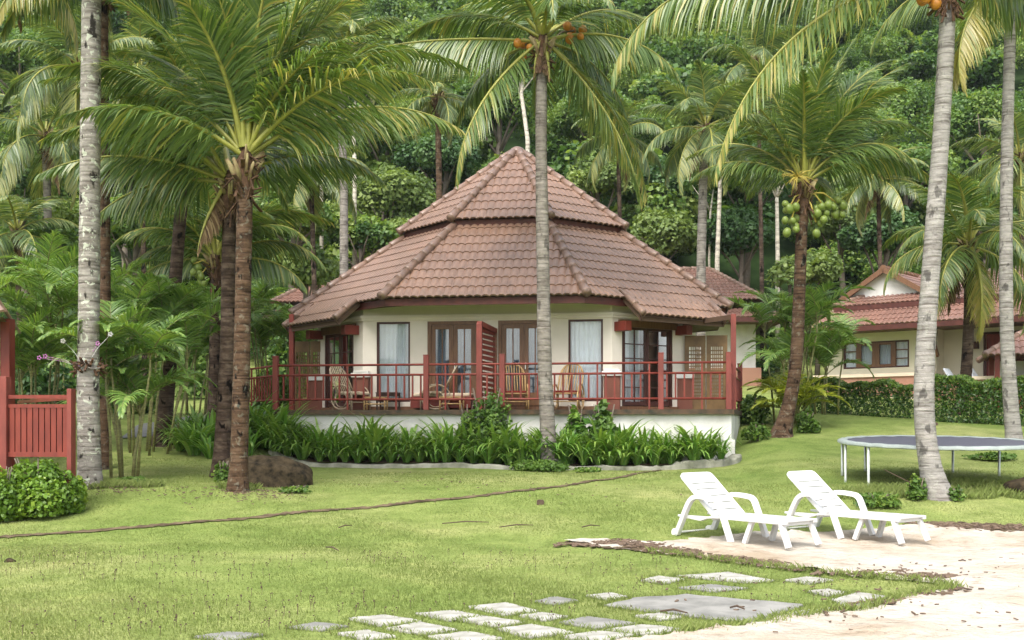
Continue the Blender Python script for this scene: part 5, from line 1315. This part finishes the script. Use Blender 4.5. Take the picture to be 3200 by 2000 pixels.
shrub('broad green undergrowth between the leaning palm and the twin trunks', 470, 760, 42, 1.8, 1.4, 'forest', 83, 3200, .19)
shrub('bushy undergrowth at the tip of the cottage roof', 700, 740, 42, 1.6, 1.2, 'forest', 84, 3000, .18)

def hedge(label, a, b, h, d, seed, n):
    a = Vector(a); b = Vector(b); L_ = (b-a).length; rg = np.random.RandomState(seed)
    x = rg.uniform(0, 1, n); fz = rg.uniform(0, 1, n)**.8; fy = rg.uniform(-1, 1, n); face = rg.rand(n)
    fy = np.where(face < .5, -1 + rg.uniform(0, .25, n), fy); fz = np.where(face > .72, 1 - rg.uniform(0, .12, n), fz)
    wob = .07*np.sin(x*L_*3.1) + .05*np.sin(x*L_*7.3+1)
    d_ = (b-a).normalized(); nn_ = Vector((-d_.y, d_.x, 0))
    P = np.array(a)[None]*0 + x[:, None]*np.array(b-a)[None] + fy[:, None]*(d/2*(1-.15*fz[:, None]))*np.array(nn_)[None]
    gzv = ground_z(P[:, 0]+a.x, P[:, 1]+a.y) - a.z
    P[:, 2] = gzv + fz*(h+wob)
    nv = nrmz(rg.normal(size=(n, 3))*.7 + np.array([0, -.5, .6])); t1 = nrmz(np.cross(nv, rg.normal(size=(n, 3)))); t2 = np.cross(nv, t1)
    lf = .11*rg.uniform(.6, 1.3, (n, 1))
    V = np.stack([P-t1*lf*.5, P+t2*lf*.22, P+t1*lf*.5-UPV*lf*.2, P-t2*lf*.22], 1).reshape(-1, 3)
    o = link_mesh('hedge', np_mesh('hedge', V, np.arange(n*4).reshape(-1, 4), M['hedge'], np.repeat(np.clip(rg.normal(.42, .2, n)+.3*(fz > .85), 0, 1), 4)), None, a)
    return tag(o, label, 'hedge')
hedge('long clipped hedge under the pink low wall of the bungalow', GP(1905, 972), GP(2165, 988), 1.02, .8, 3, 9000)
hedge('leafy hedge before the porch, behind the short palm', GP(2195, 992), GP(2460, 1006), 1.25, .9, 4, 10000)

# ================================================================== ROCKS
def rock(label, px, py, Y, sx, sy, sz, seed, mat='rock', name='boulder', cat='boulder', group=None):
    g = GY(px, Y); m = MB(); seg, rings = 40, 24; rg = random.Random(seed); ph = [rg.uniform(0, 6) for _ in range(8)]
    m.ball((0, 0, 0), 1, seg, rings); vs = []
    for x, y, z in m.v:
        q = 1 + .10*math.sin(2.3*x+ph[0])*math.cos(1.9*y+ph[1]) + .07*math.sin(4.1*z+3*x+ph[2]) + .04*math.sin(7*y+5*z+ph[3]) + .025*math.sin(11*x+9*y+ph[4])
        e_ = 1.0; f_ = lambda v: math.copysign(abs(v)**e_, v)
        vs.append((f_(x)*sx*q, f_(y)*sy*q, f_(z)*sz*1.15*q*(1-.18*x) + sz*.08))
    m.v = vs; o = m.build(name, M[mat], None, True, loc=g); return tag(o, label, cat, group)
rock('large dark mossy boulder behind the brown palm trunk', 628, 1085, 21.6, .93, .6, .50, 3)
rock('dark mossy boulder at the trampoline leg, cut by the picture edge', 2440, 1160, 19.4, .5, .4, .22, 4)
rock('small dark stone in the open lawn', 24, 1347, 13.5, .07, .05, .04, 5, name='stone', cat='stone')
def box_thing(name, label, cat, px, py, mat, sz):
    g = GP(px, py); b = MB(); b.box(-sz, sz, -sz*.8, sz*.8, -.03, sz*1.1); b.box(-sz*.8, sz*.8, -sz*.6, sz*.6, sz*1.1, sz*1.3); tag(b.build(name, M[mat], None, bevel=sz*.15, loc=g), label, cat)
box_thing('ground_lamp', 'small dark ground spotlight on the lawn before the central palm', 'lamp', 1277, 1192, 'twig', .062)
box_thing('ground_lamp', 'tiny dark ground light on the slope behind the trampoline', 'lamp', 2210, 1005, 'twig', .06)

# ================================================================== SUN LOUNGERS
def make_lounger():
    root = empty('sun_lounger', (0, 0, 0)); root.scale = (1.0, 1.1, .98); W = .31; P_ = M['plastic']
    def ribbon(pts, y0, y1, th):      # slab following a side profile (x,z)
        m = MB(); k = len(pts)
        for i, (x, z) in enumerate(pts):
            a = Vector(pts[max(i-1, 0)]); b = Vector(pts[min(i+1, k-1)]); t = (b-a).normalized(); n_ = Vector((-t.y, t.x))
            for y in (y0, y1):
                m.v.append((x, y, z)); m.v.append((x - n_.x*th, y, z - n_.y*th))
        for i in range(k-1):
            o = 4*i; m.face((o, o+2, o+6, o+4)); m.face((o+1, o+5, o+7, o+3)); m.face((o, o+4, o+5, o+1)); m.face((o+2, o+3, o+7, o+6))
        m.face((0, 1, 3, 2)); o = 4*(k-1); m.face((o, o+2, o+3, o+1)); return m
    # backrest made of slats with narrow slots, rounded top corners
    bx0, bz0, ang, Lb = -.20, .36, R(138), .88
    def BP(s, y, off=0): return Vector((bx0 + math.cos(ang)*s - math.sin(ang)*off*-1*-1, y, bz0 + math.sin(ang)*s + math.cos(ang)*off))
    m = MB(); dx, dz = math.cos(ang), math.sin(ang); nx, nz = -dz, dx     # nx,nz: back side normal
    def slab(s0, s1, y0, y1, th=.028):
        n0 = len(m.v)
        for (s, y) in ((s0, y0), (s0, y1), (s1, y1), (s1, y0)):
            for o in (0, th): m.v.append((bx0+dx*s+nx*o, y, bz0+dz*s+nz*o))
        m.face((n0, n0+2, n0+4, n0+6)); m.face((n0+1, n0+7, n0+5, n0+3))
        for j in range(4): a = n0+2*j; b = n0+2*((j+1) % 4); m.face((a, a+1, b+1, b))
    slots = [.10, .24, .38, .52, .64]; sw = .24; e0 = 0.0
    for s in slots: slab(e0, s, -sw, sw); e0 = s + .02
    slab(e0, Lb-.07, -sw, sw)
    slab(0, Lb-.07, -W, -sw-.001, .05); slab(0, Lb-.07, sw+.001, W, .05)
    n0 = len(m.v)      # rounded top
    arc = [(Lb-.07, -W)] + [(Lb-.07+.07*math.sin(a), -W+.07-.07*math.cos(a)) for a in (R(30), R(60), R(90))] + [(Lb-.07+.07*math.sin(a), W-.07+.07*math.cos(a)) for a in (R(90), R(60), R(30))] + [(Lb-.07, W)]
    for (s, y) in arc:
        for o in (0, .045): m.v.append((bx0+dx*s+nx*o, y, bz0+dz*s+nz*o))
    k = len(arc); m.face([n0+2*i for i in range(k)]); m.face([n0+2*i+1 for i in range(k)][::-1])
    for i in range(k): j = (i+1) % k; m.face((n0+2*i, n0+2*i+1, n0+2*j+1, n0+2*j))
    m.build('backrest', P_, root, bevel=.006)
    m = MB(); x = -.16
    while x < .98: m.box(x, x+.105, -.26, .26, .335, .36); x += .118
    m.build('seat', P_, root, bevel=.004)
    for sg in (-1, 1):
        y0, y1 = sorted((sg*.26, sg*.325))
        m = MB(); prof = [(-.88, .30), (-.62, .275), (-.45, .26), (-.34, .30), (-.2, .315), (.3, .31), (1.02, .305)]
        for (x, z) in prof:
            zt_ = .36 if x > -.3 else .33
            for y in (y0, y1): m.v += [(x, y, z), (x, y, zt_)]
        for i in range(len(prof)-1):
            o = 4*i; m.face((o, o+4, o+5, o+1)); m.face((o+2, o+3, o+7, o+6)); m.face((o+1, o+5, o+7, o+3)); m.face((o, o+2, o+6, o+4))
        m.face((0, 1, 3, 2)); o = 4*(len(prof)-1); m.face((o, o+2, o+3, o+1)); m.build('side_rail', P_, root, bevel=.008)
        # arm loop: rear leg, arm, front leg in one bent strip
        yy = sg*.355; path = [(-.86, .04), (-.76, .25), (-.66, .46), (-.58, .57), (-.46, .615), (-.2, .60), (-.10, .56), (-.04, .45), (.06, .2), (.14, .0)]
        c = cat_rom([Vector((x, yy, z)) for x, z in path], 5); m = MB()
        for i, p in enumerate(c):
            t = (c[min(i+1, len(c)-1)]-c[max(i-1, 0)]).normalized(); n_ = Vector((-t.z, 0, t.x)); 
            for a, b in ((-.036, -.034), (.036, -.034), (.036, .034), (-.036, .034)): q = p + Vector((0, a, 0)) + n_*b; m.v.append(tuple(q))
        for i in range(len(c)-1):
            for j in range(4): m.face((4*i+j, 4*i+(j+1) % 4, 4*i+4+(j+1) % 4, 4*i+4+j))
        m.face((3, 2, 1, 0)); o = 4*(len(c)-1); m.face((o, o+1, o+2, o+3)); m.build('armrest', P_, root, bevel=.006)
        m = MB(); m.tube([(-.9, sg*.30, .062), (-.9, sg*.37, .062)], .062, 16); m.build('wheel', M['wheel'], root, bevel=.008)
        m = MB(); m.bar((.92, sg*.285, .33), (1.06, sg*.30, .0), .07, .06); m.build('leg', P_, root, bevel=.006)
        m = MB(); m.bar((.42, sg*.25, .33), (.30, sg*.27, .0), .07, .06); m.build('leg', P_, root, bevel=.006)
    m = MB(); m.tube([(-.9, -.3, .062), (-.9, .3, .062)], .015, 8); m.build('axle', M['wheel'], root)
    m = MB(); m.box(.36, .44, -.25, .25, .29, .33); m.box(.9, .96, -.26, .26, .28, .33); m.box(-.3, -.24, -.26, .26, .28, .33); m.build('cross_bar', P_, root, bevel=.005)
    return root
l1 = make_lounger(); LA = R(-51)
p = GP(1752, 1281); l1.location = p + Vector((0, 0, .03)); l1.rotation_euler = (0, 0, LA)
tag(l1, 'white plastic sun lounger farther from the trampoline, its back before the open lawn', 'sun lounger', 'white sun loungers')
l2 = copy_tree(l1); p = GP(2006, 1272); l2.location = p + Vector((0, 0, .03)); l2.rotation_euler = (0, 0, LA)
tag(l2, 'white plastic sun lounger nearer the trampoline and its palm', 'sun lounger', 'white sun loungers')

# ================================================================== TRAMPOLINE
tc = PT(2218, 1043, 21.0); tr_ = 1.82; tilt = .044
tg = Vector((tc.x, tc.y, gz(tc.x, tc.y))); tro = empty('trampoline', tg); tag(tro, 'large round trampoline with pale padded rim on the lawn', 'trampoline')
def TP(a, r, dz=0): x, y = math.cos(a)*r, math.sin(a)*r; return Vector((x, y, tc.z - tg.z + y*tilt + dz))
N = 64; A_ = [2*math.pi*i/N for i in range(N)]
m = MB(); m.tube([TP(a, tr_, -.03) for a in A_+[A_[0]]], .026, 8, cap=False); m.build('frame_ring', M['tube'], tro, True)
m = MB()
for a in A_:
    for r_, z in ((tr_-.15, .006), (tr_-.13, .014), (tr_-.02, .022), (tr_+.035, .0), (tr_+.035, -.04)): m.v.append(tuple(TP(a, r_, z + .006*math.sin(a*24))))
for i in range(N):
    j = (i+1) % N
    for k in range(4): m.face((i*5+k, i*5+k+1, j*5+k+1, j*5+k))
m.build('rim_pad', M['pad'], tro, True)
m = MB(); m.v.append(tuple(TP(0, 0, -.03)))
for a in A_: m.v.append(tuple(TP(a, tr_-.12, .003)))
for i in range(N): m.face((0, 1+i, 1+(i+1) % N))
m.build('jumping_mat', M['mat_black'], tro, True)
def leg_pair(angs):
    ends = []
    for a in angs:
        q = TP(a, tr_-.02, -.05); g = gz(tg.x+q.x*1.03, tg.y+q.y*1.03) - tg.z
        mm = MB(); mm.tube([q, Vector((q.x*1.0, q.y*1.0, g+.05)), Vector((q.x*1.0, q.y*1.0, g-.03))], [.026, .026, .026], 8); mm.build('leg', M['tube'], tro, True)
for a in (182, 207, 152, 312, 340, 30, 60, 120): leg_pair([R(a)])

# ================================================================== VERANDA FURNITURE
def make_chair(mat, cush):
    """high rattan chair, front towards -y; hooped back, curved arm loops"""
    root = empty('rattan_chair', (0, 0, 0)); w_ = .30
    def bk(s, x): return Vector((x, .12 + s*.42, .40 + s*.78 ))
    m = MB(); arch = []
    for i in range(21):
        a = math.pi*i/20; x = -math.cos(a)*w_; s = .55 + .45*math.sin(a); 
        arch.append(bk(s, x))
    m.tube([bk(0, -w_)] + arch + [bk(0, w_)], .021, 8); m.build('back_frame', mat, root, True)
    for i in range(8):
        x = -w_ + 2*w_*(i+1)/9; top = .55+.45*math.sqrt(max(0, 1-(x/w_)**2)); m = MB(); m.tube([bk(0, x), bk(top*.5, x)+Vector((0, .015, 0)), bk(top, x)], .0135, 6); m.build('back_slat', mat, root, True)
    m = MB()
    for i in range(9): y = -.42 + i*.065; m.tube([(-w_, y, .40+.0*i), (w_, y, .40)], .014, 6)
    m.build('seat', mat, root, True)
    m = MB(); m.box(-w_+.02, w_-.02, -.42, .12, .415, .47); m.build('cushion', cush, root, bevel=.02)
    for sx in (-1, 1):
        x = sx*(w_+.03); c = [Vector((x, -.02+math.cos(a)*.36, .33+math.sin(a)*.31)) for a in np.linspace(0, 2*math.pi, 25)]
        m = MB(); m.tube(c, .018, 8, cap=False); m.build('arm_hoop', mat, root, True)
        m = MB(); c = [Vector((x, -.02+math.cos(a)*.2, .27+math.sin(a)*.2)) for a in np.linspace(0, 2*math.pi, 21)]; m.tube(c, .013, 6, cap=False); m.build('inner_hoop', mat, root, True)
        m = MB(); m.tube([(x, -.4, 0), (x, -.4, .42)], .02, 8); m.build('leg', mat, root, True)
        m = MB(); m.tube([(x*.95, .3, 0), (x*.95, .16, .42)], .02, 8); m.build('leg', mat, root, True)
    m = MB(); m.tube([(-w_, -.4, .2), (w_, -.4, .2)], .014, 6); m.tube([(-w_, -.42, .40), (w_, -.42, .40)], .018, 8); m.build('stretcher', mat, root, True)
    return root
def put(o, u, v, rz, lab, cat, grp=None):
    x, y = CW(u, v); o.location = (x, y, DECK + .002); o.rotation_euler = (0, 0, CA + rz); tag(o, lab, cat, grp)
ch = make_chair(M['rattan'], M['cushion'])
put(ch, UVZ(1342, 900, 5.5)[0], 5.45, R(-8), 'rattan chair with hooped back below the window nearest the tall palm trunk', 'chair', 'rattan chairs on the veranda')
c2 = copy_tree(ch); put(c2, UVZ(1215, 900, 5.4)[0], 5.4, R(12), 'rattan chair with hooped back half hidden by the leafy shrub', 'chair', 'rattan chairs on the veranda')
cg = make_chair(M['rattan_grey'], M['mat_cream'])
put(cg, UVZ(825, 900, 5.4)[0], 5.35, R(62), 'weathered rattan chair leaning back by the stool at the veranda end', 'chair', 'rattan chairs on the veranda')
c4 = copy_tree(cg); put(c4, UVZ(1030, 900, 5.5)[0], 5.35, R(-80), 'rattan chair seen from the side next to the red louvre screen', 'chair', 'rattan chairs on the veranda')
def make_stool():
    root = empty('rattan_stool', (0, 0, 0)); m = MB()
    for i in range(8): y = -.18 + i*.052; m.tube([(-.28, y, .32), (.28, y, .32)], .014, 6)
    m.build('seat', M['rattan'], root, True)
    for x in (-.26, .26):
        for y in (-.17, .17): m = MB(); m.tube([(x, y, 0), (x, y, .33)], .022, 8); m.build('leg', M['rattan'], root, True)
    m = MB()
    for y in (-.17, .17): m.tube([(-.26, y, .15), (.26, y, .15)], .015, 6); m.tube([(-.28, y, .30), (.28, y, .30)], .018, 6)
    m.build('stretcher', M['rattan'], root, True); return root
st = make_stool(); put(st, UVZ(888, 950, 5.7)[0], 5.7, R(4), 'rattan footstool beside the weathered reclining chair', 'stool', 'rattan footstools')
s2 = copy_tree(st); put(s2, UVZ(1068, 950, 5.7)[0], 5.72, R(-4), 'rattan footstool in front of the red louvre screen', 'stool', 'rattan footstools')
tb_ = empty('side_table', (0, 0, 0)); m = MB(); m.box(-.28, .28, -.2, .2, .43, .46); m.build('tabletop', M['darkwood'], tb_, bevel=.006)
for x in (-.25, .25):
    for y in (-.17, .17): m = MB(); m.box(x-.02, x+.02, y-.02, y+.02, 0, .43); m.build('leg', M['darkwood'], tb_)
m = MB(); m.box(-.23, .23, -.15, .15, .36, .43); m.build('apron', M['darkwood'], tb_)
put(tb_, UVZ(915, 950, 5.3)[0], 5.2, R(0), 'small dark wooden table behind the footstool under the curtained window', 'table')
tb2 = empty('day_bed', (0, 0, 0)); m = MB(); m.box(-.78, .78, -.28, .28, .05, .34); m.build('bed_base', M['red_wood'], tb2, bevel=.008); m = MB(); m.box(-.76, .76, -.27, .27, .34, .43); m.build('mattress', M['mat_cream'], tb2, bevel=.03)
put(tb2, UVZ(1048, 950, 5.1)[0] , 4.62+.6-.02, R(0), 'low red bench with a cream cushion before the brown double doors', 'bench')
# porch deck chairs on the bungalow
for i, (x, y) in enumerate(((6.6, .35), (7.5, .3))):
    q = Matrix.Rotation(R(-42), 3, 'Z') @ Vector((x, y, 0)) + bun.location
    r_ = empty('deck_chair', (q.x, q.y, 2.72), R(-42)); m = MB(); m.bar((-.3, 0, .35), (.35, 0, .4), .55, .05); m.build('seat', M['darkwood'], r_)
    m = MB(); m.bar((-.3, 0, .36), (-.75, 0, 1.05), .55, .05); m.build('backrest', M['reflection_grey_cloth'], r_)
    for sx in (-.3, .3):
        for sy in (-.24, .24): m = MB(); m.box(sx-.025, sx+.025, sy-.025, sy+.025, 0, .36); m.build('leg', M['darkwood'], r_)
    tag(r_, ['grey-backed deck chair on the bungalow porch below the red door', 'grey-backed deck chair on the bungalow porch beyond the door'][i], 'chair', 'porch deck chairs')

# ================================================================== GRASS AND SMALL LITTER
stones_np = STONE_POLY
sandxy = [(p.x, p.y) for p in SAND]; bedxy = BED; groove = [(p.x, p.y) for p in [a.lerp(b, .2) for a, b in zip(ga, gb)] + [a.lerp(b, .8) for a, b in zip(ga, gb)][::-1]]
def keep_mask(x, y, sand_in=.0):
    k = ~inside(sandxy, x, y) & ~inside(bedxy, x, y) & ~inside(groove, x, y)
    for q in stones_np: k &= ~inside(q, x, y)
    return k
def blades(x, y, h, wdt, seed, lean=.5):
    rg = np.random.RandomState(seed); n = len(x); z = ground_z(x, y) - .004
    az = rg.uniform(0, 6.28, n); d = np.stack([np.cos(az), np.sin(az), np.zeros(n)], 1); sdv = np.stack([-d[:, 1], d[:, 0], np.zeros(n)], 1)
    P = np.stack([x, y, z], 1); ln = rg.uniform(.1, lean, n)*h
    V = np.stack([P + sdv*wdt[:, None]*.5, P - sdv*wdt[:, None]*.5, P + d*(ln*.35)[:, None] + UPV*(h*.6)[:, None] - sdv*wdt[:, None]*.35, P + d*ln[:, None] + UPV*h[:, None]], 1).reshape(-1, 3)
    return V
rg = np.random.RandomState(11)
n = 330000; yy = 7.6 + (24.5-7.6)*rg.rand(n)**1.45; xx = (rg.rand(n)-.5)*(yy*.97+1.0)
patch = .5 + .28*np.sin(xx*1.3+yy*.7) + .22*np.sin(xx*.5-yy*1.1+2) + .2*np.sin(xx*3.1+yy*2.3)
k = keep_mask(xx, yy) & (rg.rand(n) < .45+.55*np.clip(patch, 0, 1)); xx, yy, patch = xx[k], yy[k], patch[k]
h = rg.uniform(.016, .042, len(xx))*(.75+.5*np.clip(patch, 0, 1.2)); wd = .0045 + .00055*yy
Vg = blades(xx, yy, h, wd, 1); tg_ = np.clip(rg.normal(.52, .12, len(xx)) + .12*np.sin(xx*.8+yy*.5) + .1*np.sin(yy*2.2-xx), 0, 1)
# longer fringe round stones, sand edge and under the trampoline
fx, fy, fk = [], [], []
for q in stones_np + [sandxy[16:-1]]:
    closed = len(q) < 10 or q in stones_np
    for i in range(len(q) if closed else len(q)-1):
        a, b = np.array(q[i]), np.array(q[(i+1) % len(q)]); L_ = np.linalg.norm(b-a)
        if a[1] < 7 or b[1] < 7: continue
        m_ = int(L_*(300 if closed else 420)); t = rg.rand(m_)[:, None]; pp_ = a + (b-a)*t + rg.normal(0, .028 if closed else .05, (m_, 2))
        if closed: cen = np.mean(np.array(q), 0); pp_ = pp_ + (pp_-cen)*.06
        fk.append(np.full(m_, .62 if closed else 1.1)); fx.append(pp_[:, 0]); fy.append(pp_[:, 1])
for (px, py, rx, ry, m_) in ((2120, 1165, 1.2, .5, 5000), (2240, 1172, .9, .35, 3000), (2330, 1150, .7, .5, 2600), (200, 1150, .9, .35, 3000), (310, 1148, .6, .3, 2000), (562, 1155, .4, .25, 1200), (620, 1125, .9, .25, 2200), (1290, 1100, .9, .3, 2500), (2420, 1170, .5, .4, 1600), (60, 1195, .7, .3, 2000)):
    g = GP(px, py); a = rg.rand(m_)*6.28; r_ = np.sqrt(rg.rand(m_)); fx.append(g.x+np.cos(a)*r_*rx); fy.append(g.y+np.sin(a)*r_*ry); fk.append(np.full(m_, 1.05))
fx = np.concatenate(fx); fy = np.concatenate(fy); fk = np.concatenate(fk); kk = ~inside(bedxy, fx, fy); fx, fy, fk = fx[kk], fy[kk], fk[kk]
hf = rg.uniform(.03, .10, len(fx))*np.where(fy > 15, 1.5, fk); Vf = blades(fx, fy, hf, .0055+.0005*fy, 2, .8); tf = np.clip(rg.normal(.48, .16, len(fx)), 0, 1)
Va = np.concatenate([Vg, Vf]); nb_ = len(Va)//4; ii = np.arange(nb_)*4
tag(link_mesh('grass', np_mesh('grass', Va, np.stack([ii, ii+1, ii+3, ii+2], 1)[:, [0, 1, 2, 3]], M['grass'], np.repeat(np.concatenate([tg_, tf]), 4))), 'short lawn grass with longer tufts round the stones', 'grass', kind='stuff')
# dark seed heads
n = 900; yy = 8.8 + 5.5*rg.rand(n); xx = (rg.rand(n)-.5)*yy*.95; k = keep_mask(xx, yy) & (np.sin(xx*1.1+yy)+np.sin(xx*.4-yy*1.7) > -.3); xx, yy = xx[k], yy[k]; z = ground_z(xx, yy)
m = MB()
for x, y, zz in zip(xx, yy, z):
    hh = random.uniform(.03, .085); m.bar((x, y, zz), (x+random.uniform(-.02, .02), y, zz+hh), .003, .003); m.box(x-.006, x+.006, y-.006, y+.006, zz+hh, zz+hh+random.uniform(.006, .014))
tag(m.build('seed_heads', M['twig']), 'tiny dark seed heads standing in the near lawn', 'seed heads', kind='stuff')
# bark chips and leaf litter
def litter(name, label, areas, mat, sz, seed, flat=.3, z0=.03):
    rr_ = random.Random(seed); m = MB()
    for pts, spread, cnt in areas:
        g = [GP(*p) for p in pts]
        for _ in range(cnt):
            i = rr_.randrange(len(g)-1) if len(g) > 1 else 0; p = g[i].lerp(g[min(i+1, len(g)-1)], rr_.random()); x, y = p.x+rr_.gauss(0, spread), p.y+rr_.gauss(0, spread)
            a = rr_.uniform(0, 3.14); l_ = sz*rr_.uniform(.4, 1.5); w_ = l_*rr_.uniform(.2, .5); c, s = math.cos(a), math.sin(a); z = gz(x, y) + z0
            Mx = Matrix(((c, -s, 0, x), (s, c, 0, y), (0, 0, 1, z), (0, 0, 0, 1))) @ Matrix.Rotation(rr_.uniform(-.25, .25), 4, 'X') @ Matrix.Rotation(rr_.uniform(-.25, .25), 4, 'Y')
            m.box(-l_, l_, -w_, w_, -.004, .008*flat+.004, Mx)
    return tag(m.build(name, mat), label, 'litter', kind='stuff')
litter('bark_litter', 'dark bark chips and dry leaves along the sand edge', [([(1340, 1290), (1480, 1286), (1640, 1313)], .12, 420), ([(1640, 1316), (1850, 1338)], .10, 150), ([(1900, 1352), (2100, 1360), (2300, 1374)], .12, 240), ([(2150, 1243), (2420, 1252)], .12, 260), ([(1960, 1450), (2150, 1418), (2290, 1395)], .08, 60)], M['bark_chip'], .045, 3)
litter('leaf_litter', 'scattered dry leaves on sand and lawn', [([(1700, 1400), (2400, 1330)], .6, 70), ([(1900, 1480), (2400, 1420)], .5, 60), ([(560, 1165), (640, 1170)], .35, 160), ([(400, 1160), (500, 1180)], .4, 50), ([(900, 1140), (1400, 1180)], .9, 50), ([(200, 1160), (330, 1160)], .3, 90)], M['bark_chip'], .022, 4)
for i, (a, b, lab) in enumerate([((1045, 1243), (1155, 1240), 'long thin pale twig lying on the mid lawn'), ((1180, 1252), (1260, 1247), 'dark twig lying near the long pale twig'), ((1375, 1252), (1418, 1249), 'short twig on the lawn towards the sand'), ((800, 1253), (832, 1248), 'short dark twig on the lawn under the groove'), ((1725, 1446), (1760, 1450), 'small curved twig on the grey slab'), ((1560, 1455), (1625, 1459), 'dark twig along the edge of the grey slab'), ((770, 1300), (800, 1308), 'little twig in the near lawn'), ((2085, 1105), (2150, 1140), 'bare stick leaning out of the weeds at the trampoline palm')]):
    p, q = GP(*a), GP(*b); g = (p+q)/2; up_ = Vector((0, 0, .04)); 
    m = MB(); m.tube([p-g+up_, up_*1.5+Vector((0, .02, 0)), q-g+up_], [.008, .011, .006], 6)
    if i == 7: q2 = PT(2150, 1140, 18.7); p2 = PT(2090, 1110, 18.7); g = GY(2150, 18.7); m = MB(); m.tube([q2-g-Vector((0, 0, .2)), q2-g, p2-g], [.012, .01, .006], 6)
    tag(m.build('twig', M['twig'], None, True, loc=g), lab, 'twig', 'fallen twigs')

# ================================================================== AIR
def haze_box():
    m, n, out = new_mat('haze_air'); v = n.nodes.new('ShaderNodeVolumePrincipled')
    v.inputs['Color'].default_value = (.86, .92, 1, 1); v.inputs['Density'].default_value = .0002; v.inputs['Anisotropy'].default_value = .2
    n.links.new(v.outputs[0], out.inputs['Volume'])
    b = MB(); b.box(-170, 170, -25, 178, -1.6, 112); o = b.build('haze', m); tag(o, 'thin humid air in front of the hillside', kind='stuff')
haze_box()
